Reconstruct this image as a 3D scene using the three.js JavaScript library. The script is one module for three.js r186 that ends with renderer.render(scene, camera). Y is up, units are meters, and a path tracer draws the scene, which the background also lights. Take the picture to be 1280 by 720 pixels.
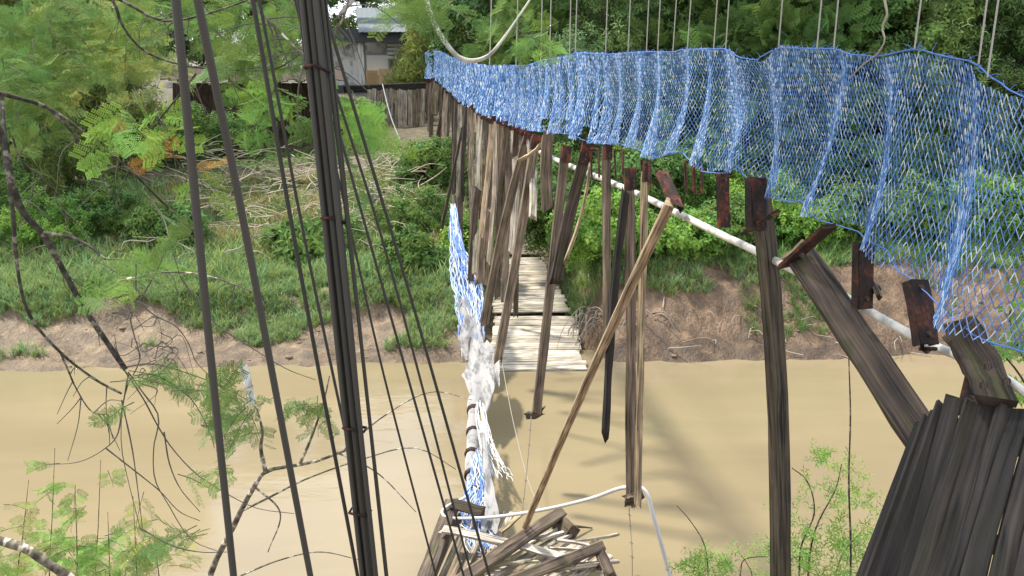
import * as THREE from 'three';
import { mergeGeometries } from 'three/addons/utils/BufferGeometryUtils.js';

// ---------------------------------------------------------------- camera, sky, sun, exposure
const EYE = 6.3, F = 1100, PITCH = Math.atan(288 / 1100);
const scene = new THREE.Scene();
const camera = new THREE.PerspectiveCamera(2 * Math.atan(360 / F) * 180 / Math.PI, 16 / 9, 0.1, 900);
camera.position.set(0, EYE, 0);
camera.rotation.x = -PITCH;

const SUN = new THREE.Vector3(-0.42, 0.86, -0.25).normalize();
{ // a bright, thinly clouded midday sky, computed over the whole dome
  const w = 512, h = 256, d = new Float32Array(w * h * 4);
  const hs = (i, j, k) => { let q = Math.imul(i, 374761393) ^ Math.imul(j, 668265263) ^ Math.imul(k + 3, 1274126177); q = Math.imul(q ^ q >>> 13, 1274126177); return ((q ^ q >>> 16) >>> 0) / 4294967296; };
  const n3 = (x, y, z, k) => { const a = Math.floor(x), b = Math.floor(y), c = Math.floor(z), m = t => t * t * (3 - 2 * t), u = m(x - a), v = m(y - b), t = m(z - c), g = (i, j, l) => hs(a + i + 57 * (c + l), b + j, k), l = (p, q, f) => p + (q - p) * f; return l(l(l(g(0, 0, 0), g(1, 0, 0), u), l(g(0, 1, 0), g(1, 1, 0), u), v), l(l(g(0, 0, 1), g(1, 0, 1), u), l(g(0, 1, 1), g(1, 1, 1), u), v), t); };
  for (let j = 0; j < h; j++) for (let i = 0; i < w; i++) {
    const el = ((j + .5) / h - .5) * Math.PI, az = (i + .5) / w * 2 * Math.PI, y = Math.sin(el), x = Math.cos(el) * Math.cos(az), z = Math.cos(el) * Math.sin(az), up = Math.max(0, y);
    let c = 0, a = .5; for (let k = 0; k < 4; k++) { const f = 3 * 2 ** k; c += a * n3(x * f + 9, y * f * 1.6 + 9, z * f + 9, k); a *= .5; }
    const cl = Math.min(1, Math.max(0, (c - .34) * 3.4)), b = Math.pow(1 - up, 3), o = (j * w + i) * 4, lv = 1.2;
    const air = [.5 + .4 * b, .64 + .28 * b, .92 + .06 * b], cloud = [1.05, 1.06, 1.07];
    for (let q = 0; q < 3; q++) d[o + q] = lv * (air[q] + (cloud[q] - air[q]) * cl * .8); d[o + 3] = 1;
  }
  const t = new THREE.DataTexture(d, w, h, THREE.RGBAFormat, THREE.FloatType); t.mapping = THREE.EquirectangularReflectionMapping; t.colorSpace = THREE.LinearSRGBColorSpace; t.magFilter = t.minFilter = THREE.LinearFilter; t.needsUpdate = true;
  scene.background = t; scene.environment = t;
}

const sun = new THREE.DirectionalLight(new THREE.Color(1, 0.955, 0.87), 4.1);
sun.name = 'sun';
sun.position.copy(SUN).multiplyScalar(80).add(new THREE.Vector3(0, 0, -18));
sun.target.position.set(0, 2, -18);
sun.castShadow = true; sun.shadow.mapSize.set(4096, 4096); sun.shadow.radius = 8;
Object.assign(sun.shadow.camera, { left: -45, right: 45, top: 45, bottom: -45, near: 1, far: 200 });
scene.add(sun, sun.target);

const renderer = new THREE.WebGLRenderer({ antialias: true });
renderer.toneMapping = THREE.LinearToneMapping;
renderer.toneMappingExposure = 1.64;
renderer.shadowMap.enabled = true;

// ---------------------------------------------------------------- helpers
const V = (x, y, z) => new THREE.Vector3(x, y, z);
function rngOf(seed) { let a = seed >>> 0; return () => { a |= 0; a = a + 0x6D2B79F5 | 0; let t = Math.imul(a ^ a >>> 15, 1 | a); t = t + Math.imul(t ^ t >>> 7, 61 | t) ^ t; return ((t ^ t >>> 14) >>> 0) / 4294967296; }; }
let R = rngOf(7);
const rr = (a, b) => a + (b - a) * R();
const lerp = (a, b, t) => a + (b - a) * t;
const clamp = (x, a, b) => Math.min(b, Math.max(a, x));
const sst = (a, b, x) => { const t = clamp((x - a) / (b - a), 0, 1); return t * t * (3 - 2 * t); };
function interp(tab, x) {
  if (x <= tab[0][0]) return tab[0][1];
  for (let i = 1; i < tab.length; i++) if (x <= tab[i][0]) return lerp(tab[i - 1][1], tab[i][1], (x - tab[i - 1][0]) / (tab[i][0] - tab[i - 1][0]));
  return tab[tab.length - 1][1];
}
function hash2(i, j, s = 0) { let h = Math.imul(i, 374761393) ^ Math.imul(j, 668265263) ^ Math.imul(s + 11, 1274126177); h = Math.imul(h ^ h >>> 13, 1274126177); return ((h ^ h >>> 16) >>> 0) / 4294967296; }
function vnoise(x, y, s = 0, px = 0, py = 0) {
  const i = Math.floor(x), j = Math.floor(y), fx = x - i, fy = y - j, u = fx * fx * (3 - 2 * fx), v = fy * fy * (3 - 2 * fy);
  const w = (a, p) => p ? ((a % p) + p) % p : a;
  const a = hash2(w(i, px), w(j, py), s), b = hash2(w(i + 1, px), w(j, py), s), c = hash2(w(i, px), w(j + 1, py), s), d = hash2(w(i + 1, px), w(j + 1, py), s);
  return lerp(lerp(a, b, u), lerp(c, d, u), v);
}
function fbm(x, y, o = 4, s = 0) { let a = 0.5, f = 1, r = 0, n = 0; for (let k = 0; k < o; k++) { r += a * vnoise(x * f, y * f, s + k); n += a; a *= 0.5; f *= 2.03; } return r / n; }

// sight lines measured in the photograph, turned into places in the world (metres)
const CP = Math.cos(PITCH), SP = Math.sin(PITCH);
function dir(px, py) { const cx = (px - 640) / F, cy = -(py - 360) / F; return V(cx, cy * CP - SP, -cy * SP - CP); }
function at(px, py, D) { const d = dir(px, py), t = D / -d.z; return V(d.x * t, EYE + d.y * t, -D); }
function onY(px, py, y) { const d = dir(px, py), t = (y - EYE) / d.y; return V(d.x * t, EYE + d.y * t, d.z * t); }
const YAW = Math.atan(((480 - 640) / F) / (CP + (288 / F) * SP));
const BDIR = V(Math.sin(YAW), 0, -Math.cos(YAW)), BNOR = V(Math.cos(YAW), 0, Math.sin(YAW)), RAIL = 2.0;
function onB(px, py, off = 0) { const d = dir(px, py), t = (RAIL + off) / d.dot(BNOR); return V(d.x * t, EYE + d.y * t, d.z * t); }
const bp = (s, y, off = 0) => BDIR.clone().multiplyScalar(s).addScaledVector(BNOR, RAIL + off).setY(y);
const sOf = p => p.x * BDIR.x + p.z * BDIR.z;

const used = {};
function numbered(n) { if (used[n] === undefined) { used[n] = 0; return n; } used[n]++; return n + '_' + String(used[n]).padStart(3, '0'); }
function tag(o, label, category, group, kind) {
  o.userData = { ...o.userData, label, category };
  if (group) o.userData.group = group;
  if (kind) o.userData.kind = kind;
  return o;
}
function thing(name, label, category, pos = V(0, 0, 0), group) {
  const o = new THREE.Group(); o.name = numbered(name); o.position.copy(pos); scene.add(o);
  return tag(o, label, category, group);
}
function mesh(name, geo, mat, parent = scene) {
  const m = new THREE.Mesh(geo, mat); m.name = parent === scene ? numbered(name) : name; m.castShadow = m.receiveShadow = true; parent.add(m); return m;
}
// mesh whose geometry is given in world coordinates, put under a group that stands at its base
function wmesh(name, geo, mat, parent) { geo.translate(-parent.position.x, -parent.position.y, -parent.position.z); return mesh(name, geo, mat, parent); }

function sample(pts, n) { return new THREE.CatmullRomCurve3(pts, false, 'centripetal').getPoints(n); }
function tube(pts, r0, r1 = r0, sides = 6, n = 0, lump = 0) {
  const P = n ? sample(pts, n) : pts, N = P.length, pos = [], nor = [], uv = [], idx = [];
  let up = V(0.13, 0.2, 0.97), len = 0;
  for (let i = 0; i < N; i++) {
    const t = P[Math.min(N - 1, i + 1)].clone().sub(P[Math.max(0, i - 1)]).normalize();
    const a = up.clone().cross(t); if (a.lengthSq() < 1e-6) a.set(1, 0, 0); a.normalize();
    const b = t.clone().cross(a).normalize(); up = b;
    if (i) len += P[i].distanceTo(P[i - 1]);
    const f = i / (N - 1), r = (typeof r1 === 'function' ? r1(f) : lerp(r0, r1, f)) * (1 + (lump ? lump * (hash2(i, 5, N) - 0.5) : 0));
    for (let k = 0; k <= sides; k++) {
      const w = k / sides * Math.PI * 2, c = Math.cos(w), s = Math.sin(w), x = a.x * c + b.x * s, y = a.y * c + b.y * s, z = a.z * c + b.z * s;
      pos.push(P[i].x + x * r, P[i].y + y * r, P[i].z + z * r); nor.push(x, y, z); uv.push(k / sides * Math.max(0.06, 6 * r0), len);
      if (i && k) { const q = sides + 1, o = i * q + k; idx.push(o - q - 1, o - q, o - 1, o - q, o, o - 1); }
    }
  }
  for (const e of [0, N - 1]) { // caps
    const c = pos.length / 3, q = sides + 1; pos.push(P[e].x, P[e].y, P[e].z);
    const t = e ? P[e].clone().sub(P[e - 1]).normalize() : P[0].clone().sub(P[1]).normalize(); nor.push(t.x, t.y, t.z); uv.push(0, 0);
    for (let k = 0; k < sides; k++) e ? idx.push(e * q + k, e * q + k + 1, c) : idx.push(k + 1, k, c);
  }
  return geoOf(pos, nor, uv, idx);
}
function geoOf(pos, nor, uv, idx, col) {
  const g = new THREE.BufferGeometry();
  g.setAttribute('position', new THREE.Float32BufferAttribute(pos, 3));
  if (nor) g.setAttribute('normal', new THREE.Float32BufferAttribute(nor, 3));
  if (uv) g.setAttribute('uv', new THREE.Float32BufferAttribute(uv, 2));
  if (col) g.setAttribute('color', new THREE.Float32BufferAttribute(col, 3));
  if (idx) g.setIndex(idx);
  if (!nor) g.computeVertexNormals();
  return g;
}
// a sawn piece of timber from a to b: chamfered, slightly bowed, ragged at the ends
function timber(a, b, w, t, face = V(0, 0, 1), o = {}) {
  const { seg = 5, bow = 0.006, rough = 0.005, w1 = w, t1 = t, rag = 0.015, split = 0 } = o;
  const y = b.clone().sub(a), L = y.length(); y.normalize();
  const x = y.clone().cross(face).normalize(), z = x.clone().cross(y).normalize();
  const pos = [], uv = [], idx = [], vo = R() * 7, uo = R() * 3, bx = rr(-1, 1) * bow, bz = rr(-1, 1) * bow;
  const pt = (u, v, h) => { const q = a.clone().addScaledVector(x, u).addScaledVector(z, v).addScaledVector(y, h); pos.push(q.x, q.y, q.z); };
  const rings = [];
  for (let i = 0; i <= seg; i++) {
    const f = i / seg, W = lerp(w, w1, f) / 2, T = lerp(t, t1, f) / 2, ch = Math.min(W, T) * 0.22, e = (i === 0 || i === seg) ? rag : 0;
    const cx = bx * Math.sin(f * Math.PI), cz = bz * Math.sin(f * Math.PI * 1.3);
    rings.push([[-W + ch, -T], [W - ch, -T], [W, -T + ch], [W, T - ch], [W - ch, T], [-W + ch, T], [-W, T - ch], [-W, -T + ch]].map(([u, v]) => [u + cx + rr(-rough, rough), v + cz + rr(-rough, rough) * 0.6, f * L + rr(-e, e)]));
  }
  let c = 0, per = [0]; const r0 = rings[0];
  for (let k = 0; k < 8; k++) { c += Math.hypot(r0[(k + 1) % 8][0] - r0[k][0], r0[(k + 1) % 8][1] - r0[k][1]); per.push(c); }
  for (let i = 0; i < seg; i++) for (let k = 0; k < 8; k++) {
    const n = pos.length / 3, A = rings[i][k], B = rings[i][(k + 1) % 8], C = rings[i + 1][(k + 1) % 8], D = rings[i + 1][k];
    pt(...A); pt(...B); pt(...C); pt(...D);
    uv.push(uo + per[k], vo + A[2], uo + per[k + 1], vo + B[2], uo + per[k + 1], vo + C[2], uo + per[k], vo + D[2]);
    idx.push(n, n + 2, n + 1, n, n + 3, n + 2);
  }
  for (const e of [0, seg]) {
    const n = pos.length / 3; rings[e].forEach(q => { pt(...q); uv.push(uo + q[0] * 0.3, vo + q[1]); });
    for (let k = 1; k < 7; k++) e ? idx.push(n, n + k + 1, n + k) : idx.push(n, n + k, n + k + 1);
  }
  return geoOf(pos, null, uv, idx);
}
// a rusty steel channel from a to b
function channel(a, b, w, d, face = V(0, 0, 1), th = 0.007) {
  const y = b.clone().sub(a).normalize(), x = y.clone().cross(face).normalize(), z = x.clone().cross(y).normalize();
  const off = (p, u, v) => p.clone().addScaledVector(x, u).addScaledVector(z, v);
  const o = { seg: 3, bow: 0.003, rough: 0.002, rag: 0.003 };
  return mergeGeometries([timber(a, b, w, th, face, o), timber(off(a, -w / 2 + th / 2, -d / 2), off(b, -w / 2 + th / 2, -d / 2), th, d - th * 1.2, face, o), timber(off(a, w / 2 - th / 2, -d / 2), off(b, w / 2 - th / 2, -d / 2), th, d - th * 1.2, face, o)]);
}
function bolt(p, face, r = 0.009) {
  const g = mergeGeometries([new THREE.CylinderGeometry(r, r, 0.012, 6), new THREE.CylinderGeometry(r * 1.5, r * 1.5, 0.004, 10).translate(0, -0.006, 0)]);
  g.applyQuaternion(new THREE.Quaternion().setFromUnitVectors(V(0, 1, 0), face.clone().normalize())).translate(p.x, p.y, p.z); return g;
}

// ---------------------------------------------------------------- textures and materials
function tex(w, h, fn, srgb = true) {
  const d = new Uint8Array(w * h * 4);
  for (let j = 0; j < h; j++) for (let i = 0; i < w; i++) { const c = fn(i / w, j / h), o = (j * w + i) * 4; d[o] = clamp(c[0], 0, 1) * 255; d[o + 1] = clamp(c[1], 0, 1) * 255; d[o + 2] = clamp(c[2], 0, 1) * 255; d[o + 3] = 255; }
  const t = new THREE.DataTexture(d, w, h); t.wrapS = t.wrapT = THREE.RepeatWrapping; t.magFilter = THREE.LinearFilter; t.minFilter = THREE.LinearMipmapLinearFilter; t.generateMipmaps = true;
  if (srgb) t.colorSpace = THREE.SRGBColorSpace; t.needsUpdate = true; return t;
}
const pf = (u, v, fx, fy, o, s) => { let a = 0.5, r = 0, n = 0; for (let k = 0; k < o; k++) { r += a * vnoise(u * fx, v * fy, s + k, fx, fy); n += a; a *= 0.55; fx *= 2; fy *= 2; } return r / n; };
function woodTex(seed, contrast, moss) {
  const h = (u, v) => { const wob = pf(u, v, 3, 4, 2, seed + 40) * 0.05; return pf(u + wob, v, 24, 3, 4, seed) * 0.65 + pf(u + wob, v, 80, 6, 2, seed + 9) * 0.35; };
  const map = tex(256, 1024, (u, v) => {
    const g = h(u, v), p = pf(u, v, 4, 8, 4, seed + 20), crack = g < 0.33 ? 0.45 : 1, m = moss * sst(0.55, 0.75, pf(u, v, 5, 7, 4, seed + 60));
    const b = (0.72 + contrast * (g - 0.5) + 0.4 * (p - 0.5)) * crack;
    return [b * (1 - 0.22 * m), b * (0.97 - 0.06 * m), b * (0.93 - 0.4 * m)];
  });
  const bump = tex(256, 1024, (u, v) => { const g = h(u, v); return [g, g, g]; }, false);
  map.repeat.set(2.5, 0.7); bump.repeat.set(2.5, 0.7);
  return { map, bumpMap: bump, bumpScale: 0.004 };
}
const W1 = woodTex(1, 1.1, 0.25), W2 = woodTex(31, 1.3, 0.7);
const std = (r, g, b, o = {}) => new THREE.MeshStandardMaterial({ color: new THREE.Color().setRGB(r, g, b), roughness: 0.85, side: THREE.DoubleSide, ...o });
const M = {};
M.woodGrey = [std(0.36, 0.285, 0.215, W1), std(0.27, 0.205, 0.152, W1), std(0.47, 0.395, 0.31, W1)];
M.woodBrown = [std(0.165, 0.118, 0.086, W1), std(0.11, 0.077, 0.056, W2), std(0.17, 0.125, 0.09, W2)];
M.woodDark = [std(0.058, 0.047, 0.04, W1), std(0.042, 0.035, 0.03, W1), std(0.085, 0.07, 0.06, W1)];
M.woodMoss = std(0.135, 0.108, 0.07, W2);
M.woodPale = std(0.6, 0.47, 0.3, W1);
M.woodTan = std(0.62, 0.47, 0.32, W1);
M.woodBleached = [std(0.76, 0.69, 0.6, W1), std(0.64, 0.575, 0.49, W1), std(0.85, 0.78, 0.69, W1)];
const rustT = tex(256, 256, (u, v) => { const a = pf(u, v, 5, 5, 5, 70), b = pf(u, v, 30, 30, 3, 77), k = 0.55 + 0.9 * (a - 0.5) + 0.5 * (b - 0.5), o = sst(0.5, 0.7, a); return [k * (0.85 + 0.35 * o), k * (0.8 + 0.1 * o), k * 0.75]; });
rustT.repeat.set(3, 3);
M.rust = std(0.19, 0.075, 0.042, { map: rustT, bumpMap: rustT, bumpScale: 0.002, roughness: 0.9 });
M.rustDark = std(0.10, 0.05, 0.035, { map: rustT, bumpMap: rustT, bumpScale: 0.002, roughness: 0.8, metalness: 0.2 });
M.steel = std(0.3, 0.29, 0.27, { map: rustT, roughness: 0.5, metalness: 0.6 });
const ropeT = tex(64, 128, (u, v) => { const t = Math.abs(((u * 3 + v * 6) % 1) - 0.5) * 2, k = 0.9 + 0.1 * t; return [k, k, k]; });
ropeT.repeat.set(8, 26);
const ropeBump = ropeT.clone(); ropeBump.colorSpace = THREE.NoColorSpace;
M.cable = std(0.07, 0.066, 0.056, { map: ropeT, bumpMap: ropeBump, bumpScale: 0.0005, roughness: 0.6, metalness: 0.15 });
M.cableBrown = std(0.042, 0.04, 0.03, { map: ropeT, bumpMap: ropeBump, bumpScale: 0.0005, roughness: 0.7 });
M.wire = std(0.36, 0.34, 0.29, { roughness: 0.6 });
M.pvc = std(0.82, 0.80, 0.75, { roughness: 0.4, map: tex(128, 128, (u, v) => { const a = pf(u, v, 4, 4, 5, 90), k = 0.93 - 0.35 * sst(0.55, 0.8, a); return [k, k * 0.985, k * 0.95]; }) });
M.hose = std(0.55, 0.54, 0.52, { roughness: 0.5 });
M.net = std(1, 1, 1, { vertexColors: true, roughness: 0.55 });
const clothT = tex(256, 256, (u, v) => { const a = pf(u, v, 6, 6, 5, 110), k = 0.9 - 0.3 * sst(0.5, 0.8, a); return [k, k * 0.98, k * 0.94]; });
M.cloth = new THREE.MeshPhysicalMaterial({ color: new THREE.Color().setRGB(0.56, 0.56, 0.58), map: clothT, roughness: 1, transmission: 0.4, thickness: 0, side: THREE.DoubleSide });
M.fibre = std(0.6, 0.59, 0.56, { roughness: 0.7 });
const barkT = tex(128, 512, (u, v) => { const a = pf(u, v, 8, 14, 5, 130), b = pf(u, v, 5, 9, 3, 138), k = 0.55 + 0.8 * (a - 0.5), l = sst(0.6, 0.72, b) * 0.5; return [k + l, k * 0.97 + l, k * 0.9 + l * 0.95]; });
barkT.repeat.set(2, 2);
M.bark = std(0.2, 0.175, 0.14, { map: barkT, bumpMap: barkT, bumpScale: 0.004 });
M.barkPale = std(0.68, 0.61, 0.5, { map: barkT, bumpMap: barkT, bumpScale: 0.003 });
M.twig = std(0.11, 0.095, 0.075);
M.dryTwig = std(0.46, 0.38, 0.27);
M.dryGrey = std(0.34, 0.29, 0.23);
const leafMat = (r, g, b, t = 0.35) => new THREE.MeshPhysicalMaterial({ color: new THREE.Color().setRGB(r, g, b), roughness: 1, transmission: t, thickness: 0, side: THREE.DoubleSide, specularIntensity: 0.2 });
M.leafBright = leafMat(0.25, 0.41, 0.085, .4);
M.leafMid = leafMat(0.165, 0.26, 0.07, .4);
M.leafDeep = std(0.11, 0.18, 0.045, { roughness: .8 });
M.leafYellow = leafMat(0.34, 0.39, 0.12, .4);
M.leafGrass = leafMat(0.3, 0.385, 0.15, 0.35);
M.leafOrange = leafMat(0.5, 0.26, 0.06);

// ---------------------------------------------------------------- the ground, the river
const WALKY = [[17.4, -.05], [17.7, -.05], [20.6, at(670, 396, 20.6).y], [25.4, at(640, 322, 25.4).y], [29.4, at(636, 287, 29.4).y]];
const shoreD = x => 17.65 + 0.05 * x + 0.6 * (fbm(x * 0.35 + 9, 2.2, 3, 4) - 0.5) + 0.35 * (fbm(x * 1.7 + 3, 5.2, 3, 6) - 0.5);
const PL = [[-9, -1.6], [-3, -1.2], [0, 0], [1.1, 0.2], [2.0, 0.42], [2.5, 0.8], [5, 1.2], [9, 1.8], [14, 2.4], [19, 3.0], [24, 3.3], [30, 4.0], [45, 5], [90, 8]];
const PR = [[-9, -1.6], [-3, -1.2], [0, 0], [0.45, 0.3], [1.6, 1.0], [2.2, 1.4], [4, 1.75], [12, 3.2], [24, 5.2], [40, 6.5], [90, 9]];
function ground(x, D) {
  const e = D - shoreD(x), k = sst(-2.2, 1.6, x);
  let y = lerp(interp(PL, e), interp(PR, e), k);
  const bank = sst(-0.2, 0.6, e) * (1 - sst(3, 6, e));
  if (e > -1) y += bank * ((0.34 + 0.2 * k) * (fbm(x * 0.9, D * 0.9, 4, 12) - 0.5) + 0.16 * (Math.abs(fbm(x * 2.3, D * 2.6, 3, 22) - 0.5) * -2 + 0.35)) + sst(2.5, 6, e) * 0.6 * (fbm(x * 0.3, D * 0.3, 3, 32) - 0.5);
  // the near bank below the photographer
  const near = interp([[-60, 6], [-6, 4.9], [0.6, 4.45], [2, 3.1], [5.6, 0.5], [6.8, 0], [8.2, -0.9], [11, -1.6]], D + 0.25 * (fbm(x * 0.5, 3, 2, 3) - 0.5));
  if (D > 17 && D < 31) { // the bank is worn down under the walkway
    const c = at(lerp(680, 640, clamp((D - 17.6) / 8, 0, 1)), 350, D).x, f = 1 - sst(1.0, 1.7, Math.abs(x - c)), wy = interp(WALKY, D) - 0.22;
    y = lerp(y, Math.min(y, wy), f);
  }
  return D < 11 ? Math.max(near + (D < 7 ? 0.15 * (fbm(x * 1.2, D * 1.2, 3, 8) - 0.5) : 0), -1.6) : y;
}
{
  const axis = (list) => { const o = []; for (const [a, b, st] of list) for (let v = a; v < b - 1e-6; v += st) o.push(v); return o; };
  const xs = axis([[-400, -60, 20], [-60, -15, 1.5], [-15, 15, 0.12], [15, 60, 1.5], [60, 401, 20]]);
  const ds = axis([[-60, -4, 4], [-4, 16, 0.5], [16, 22.5, 0.08], [22.5, 50, 0.5], [50, 120, 5], [120, 501, 40]]);
  const pos = [], col = [], uv = [], idx = [], nx = xs.length;
  ds.forEach((D, j) => xs.forEach((x, i) => {
    const y = ground(x, D), e = D - shoreD(x);
    pos.push(x, y, -D); uv.push(x, D);
    const n = fbm(x * 0.8, D * 0.8, 4, 50), n2 = fbm(x * 4, D * 4, 3, 55);
    const rt = sst(-1, 2, x), mud = [lerp(.235, .205, rt), lerp(.166, .13, rt), lerp(.098, .074, rt)], wet = [lerp(.15, .12, rt), lerp(.1, .078, rt), lerp(.058, .045, rt)], soil = [0.17, 0.14, 0.075], damp = clamp(1.1 - e * 1.3 + (n - 0.5) * 2.6, 0, 1) * (e > -0.5 ? 1 : 0);
    const k = sst(2.0, 4.2, e + (n - 0.5) * 3), c = [0, 1, 2].map(q => lerp(lerp(mud[q], wet[q], damp * 0.75), soil[q], k) * (0.6 + 0.8 * n2));
    col.push(...c);
    if (i && j) { const o = j * nx + i; idx.push(o - nx - 1, o - nx, o - 1, o - nx, o, o - 1); }
  }));
  const soilT = tex(512, 512, (u, v) => { const k = 0.6 + 0.6 * (pf(u, v, 6, 6, 5, 150) - 0.5) + 0.3 * (pf(u, v, 40, 40, 3, 158) - 0.5); return [k + 0.2, k + 0.19, k + 0.17]; });
  soilT.repeat.set(0.7, 0.7);
  const g = mesh('ground', geoOf(pos, null, uv, idx, col), std(1, 1, 1, { vertexColors: true, map: soilT, bumpMap: soilT, bumpScale: 0.045, roughness: 0.7 }));
  tag(g, 'brown muddy river bank rising to soil under grass and trees', 'ground', null, 'structure');

  const wt = tex(512, 512, (u, v) => { const k = pf(u, v, 6, 22, 5, 170); return [k, k, k]; }, false);
  wt.repeat.set(0.16, 0.16);
  const mudT = tex(512, 512, (u, v) => { const k = 0.86 + 0.14 * (pf(u, v, 3, 8, 5, 180) - 0.5); return [k, k * 0.99, k * 0.96]; });
  mudT.repeat.set(0.06, 0.09);
  const wg = new THREE.PlaneGeometry(500, 11.6, 1, 1).rotateX(-Math.PI / 2).translate(0, 0, -12.8);
  { const p = wg.attributes.position, q = wg.attributes.uv; for (let i = 0; i < p.count; i++) q.setXY(i, p.getX(i), p.getZ(i)); }
  const w = mesh('river_water', wg, new THREE.MeshPhysicalMaterial({ color: new THREE.Color().setRGB(0.355, 0.285, 0.176), map: mudT, roughness: 0.07, bumpMap: wt, bumpScale: 0.006, ior: 1.45 }));
  tag(w, 'still opaque tan brown river water between the banks', 'river', null, 'structure');
}

// ---------------------------------------------------------------- leaf shapes
function leafInto(A, base, d, up, L, w, droop = 0.25, col) {
  const s = d.clone().cross(up).normalize(), n = s.clone().cross(d).normalize(), o = A.pos.length / 3;
  const m = base.clone().addScaledVector(d, L * 0.45).addScaledVector(n, L * 0.06), t = base.clone().addScaledVector(d, L).addScaledVector(n, -L * droop);
  const l = m.clone().addScaledVector(s, w / 2).addScaledVector(n, w * 0.12), r = m.clone().addScaledVector(s, -w / 2).addScaledVector(n, w * 0.12);
  for (const p of [base, l, t, r, m]) A.pos.push(p.x, p.y, p.z);
  A.idx.push(o, o + 4, o + 1, o + 1, o + 4, o + 2, o + 2, o + 4, o + 3, o + 3, o + 4, o);
}
const leafGeo = A => geoOf(A.pos, null, null, A.idx);
function sprigBroad(n, L, leaf, w) { // a twig along +y with ovate leaves
  const A = { pos: [], idx: [] };
  for (let i = 0; i < n; i++) { const f = i / n, a = i * 2.4 + rr(-.3, .3), el = rr(0.2, 0.9), d = V(Math.cos(a) * Math.cos(el), Math.sin(el), Math.sin(a) * Math.cos(el)); leafInto(A, V(Math.cos(a) * .01, f * L, Math.sin(a) * .01), d, V(0, 1, 0), leaf * rr(.75, 1.15), w * rr(.8, 1.1), rr(.1, .4)); }
  return leafGeo(A);
}
function frond(L, pairs, pl, leaflets, ll) { // bipinnate leaf along +y, lying in the xy plane
  const A = { pos: [], idx: [] }, N = V(0, 0, 1);
  const bar = (a, b, r) => { const d = b.clone().sub(a), s = d.clone().cross(N).normalize().multiplyScalar(r), o = A.pos.length / 3; for (const p of [a.clone().add(s), a.clone().sub(s), b]) A.pos.push(p.x, p.y, p.z); A.idx.push(o, o + 1, o + 2); };
  const curve = f => V(0, f * L, -0.16 * L * f * f);
  bar(V(0, 0, 0), curve(0.5), 0.0025); bar(curve(0.45), curve(1), 0.002);
  for (let i = 0; i < pairs; i++) for (const s of [-1, 1]) {
    const f = 0.2 + 0.8 * i / (pairs - 1), b = curve(f), sz = pl * (0.65 + 0.5 * Math.sin(f * 2.6)) * rr(.85, 1.1), d = V(s * 0.86, 0.5, rr(-.3, -.05)).normalize();
    bar(b, b.clone().addScaledVector(d, sz), 0.0012);
    for (let k = 0; k < leaflets; k++) for (const q of [-1, 1]) {
      const p = b.clone().addScaledVector(d, sz * (0.12 + 0.88 * k / leaflets)), e = d.clone().multiplyScalar(0.55).add(V(-d.y * q, d.x * q, rr(-.25, .1))).normalize(), w = e.clone().cross(N).normalize().multiplyScalar(ll * 0.3), o = A.pos.length / 3;
      const t = p.clone().addScaledVector(e, ll), m = p.clone().addScaledVector(e, ll * 0.5);
      for (const z of [p, m.clone().add(w), t, m.clone().sub(w)]) A.pos.push(z.x, z.y, z.z);
      A.idx.push(o, o + 1, o + 2, o, o + 2, o + 3);
    }
  }
  return leafGeo(A);
}
function tuft(n, h, spread, w) {
  const A = { pos: [], idx: [] };
  for (let i = 0; i < n; i++) {
    const a = R() * 6.28, l = h * rr(.55, 1.1), b = V(rr(-.05, .05), 0, rr(-.05, .05)), d = V(Math.cos(a), 0, Math.sin(a)), s = V(-d.z, 0, d.x).multiplyScalar(w / 2), k = spread * rr(.5, 1.4);
    const o = A.pos.length / 3;
    for (const [f, ww] of [[0, 1], [.5, .85], [.85, .5]]) { const p = b.clone().addScaledVector(d, k * f * f * l).setY(l * (f - 0.25 * k * f * f)); for (const q of [-1, 1]) A.pos.push(p.x + s.x * q * ww, p.y, p.z + s.z * q * ww); }
    const t = b.clone().addScaledVector(d, k * l).setY(l * (1 - 0.3 * k)); A.pos.push(t.x, t.y, t.z);
    A.idx.push(o, o + 1, o + 2, o + 1, o + 3, o + 2, o + 2, o + 3, o + 4, o + 3, o + 5, o + 4, o + 4, o + 5, o + 6);
  }
  return leafGeo(A);
}
const G = {
  broad: sprigBroad(9, 0.24, 0.12, 0.062), broadSmall: sprigBroad(9, 0.16, 0.075, 0.042), big: sprigBroad(8, 0.45, 0.3, 0.13),
  long: sprigBroad(9, 0.36, 0.26, 0.035), fine: sprigBroad(16, 0.4, 0.13, 0.026),
  frond: frond(0.24, 7, 0.085, 7, 0.016), frondBig: frond(0.34, 8, 0.13, 7, 0.03), frondFar: frond(0.62, 6, 0.26, 5, 0.075),
  grass: tuft(9, 0.3, 0.7, 0.014), grassTall: tuft(9, 0.55, 0.6, 0.02), reed: tuft(6, 0.9, 0.5, 0.02)
};
const Q = new THREE.Quaternion(), Q2 = new THREE.Quaternion(), MX = new THREE.Matrix4(), YUP = V(0, 1, 0), tmpC = new THREE.Color();
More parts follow.
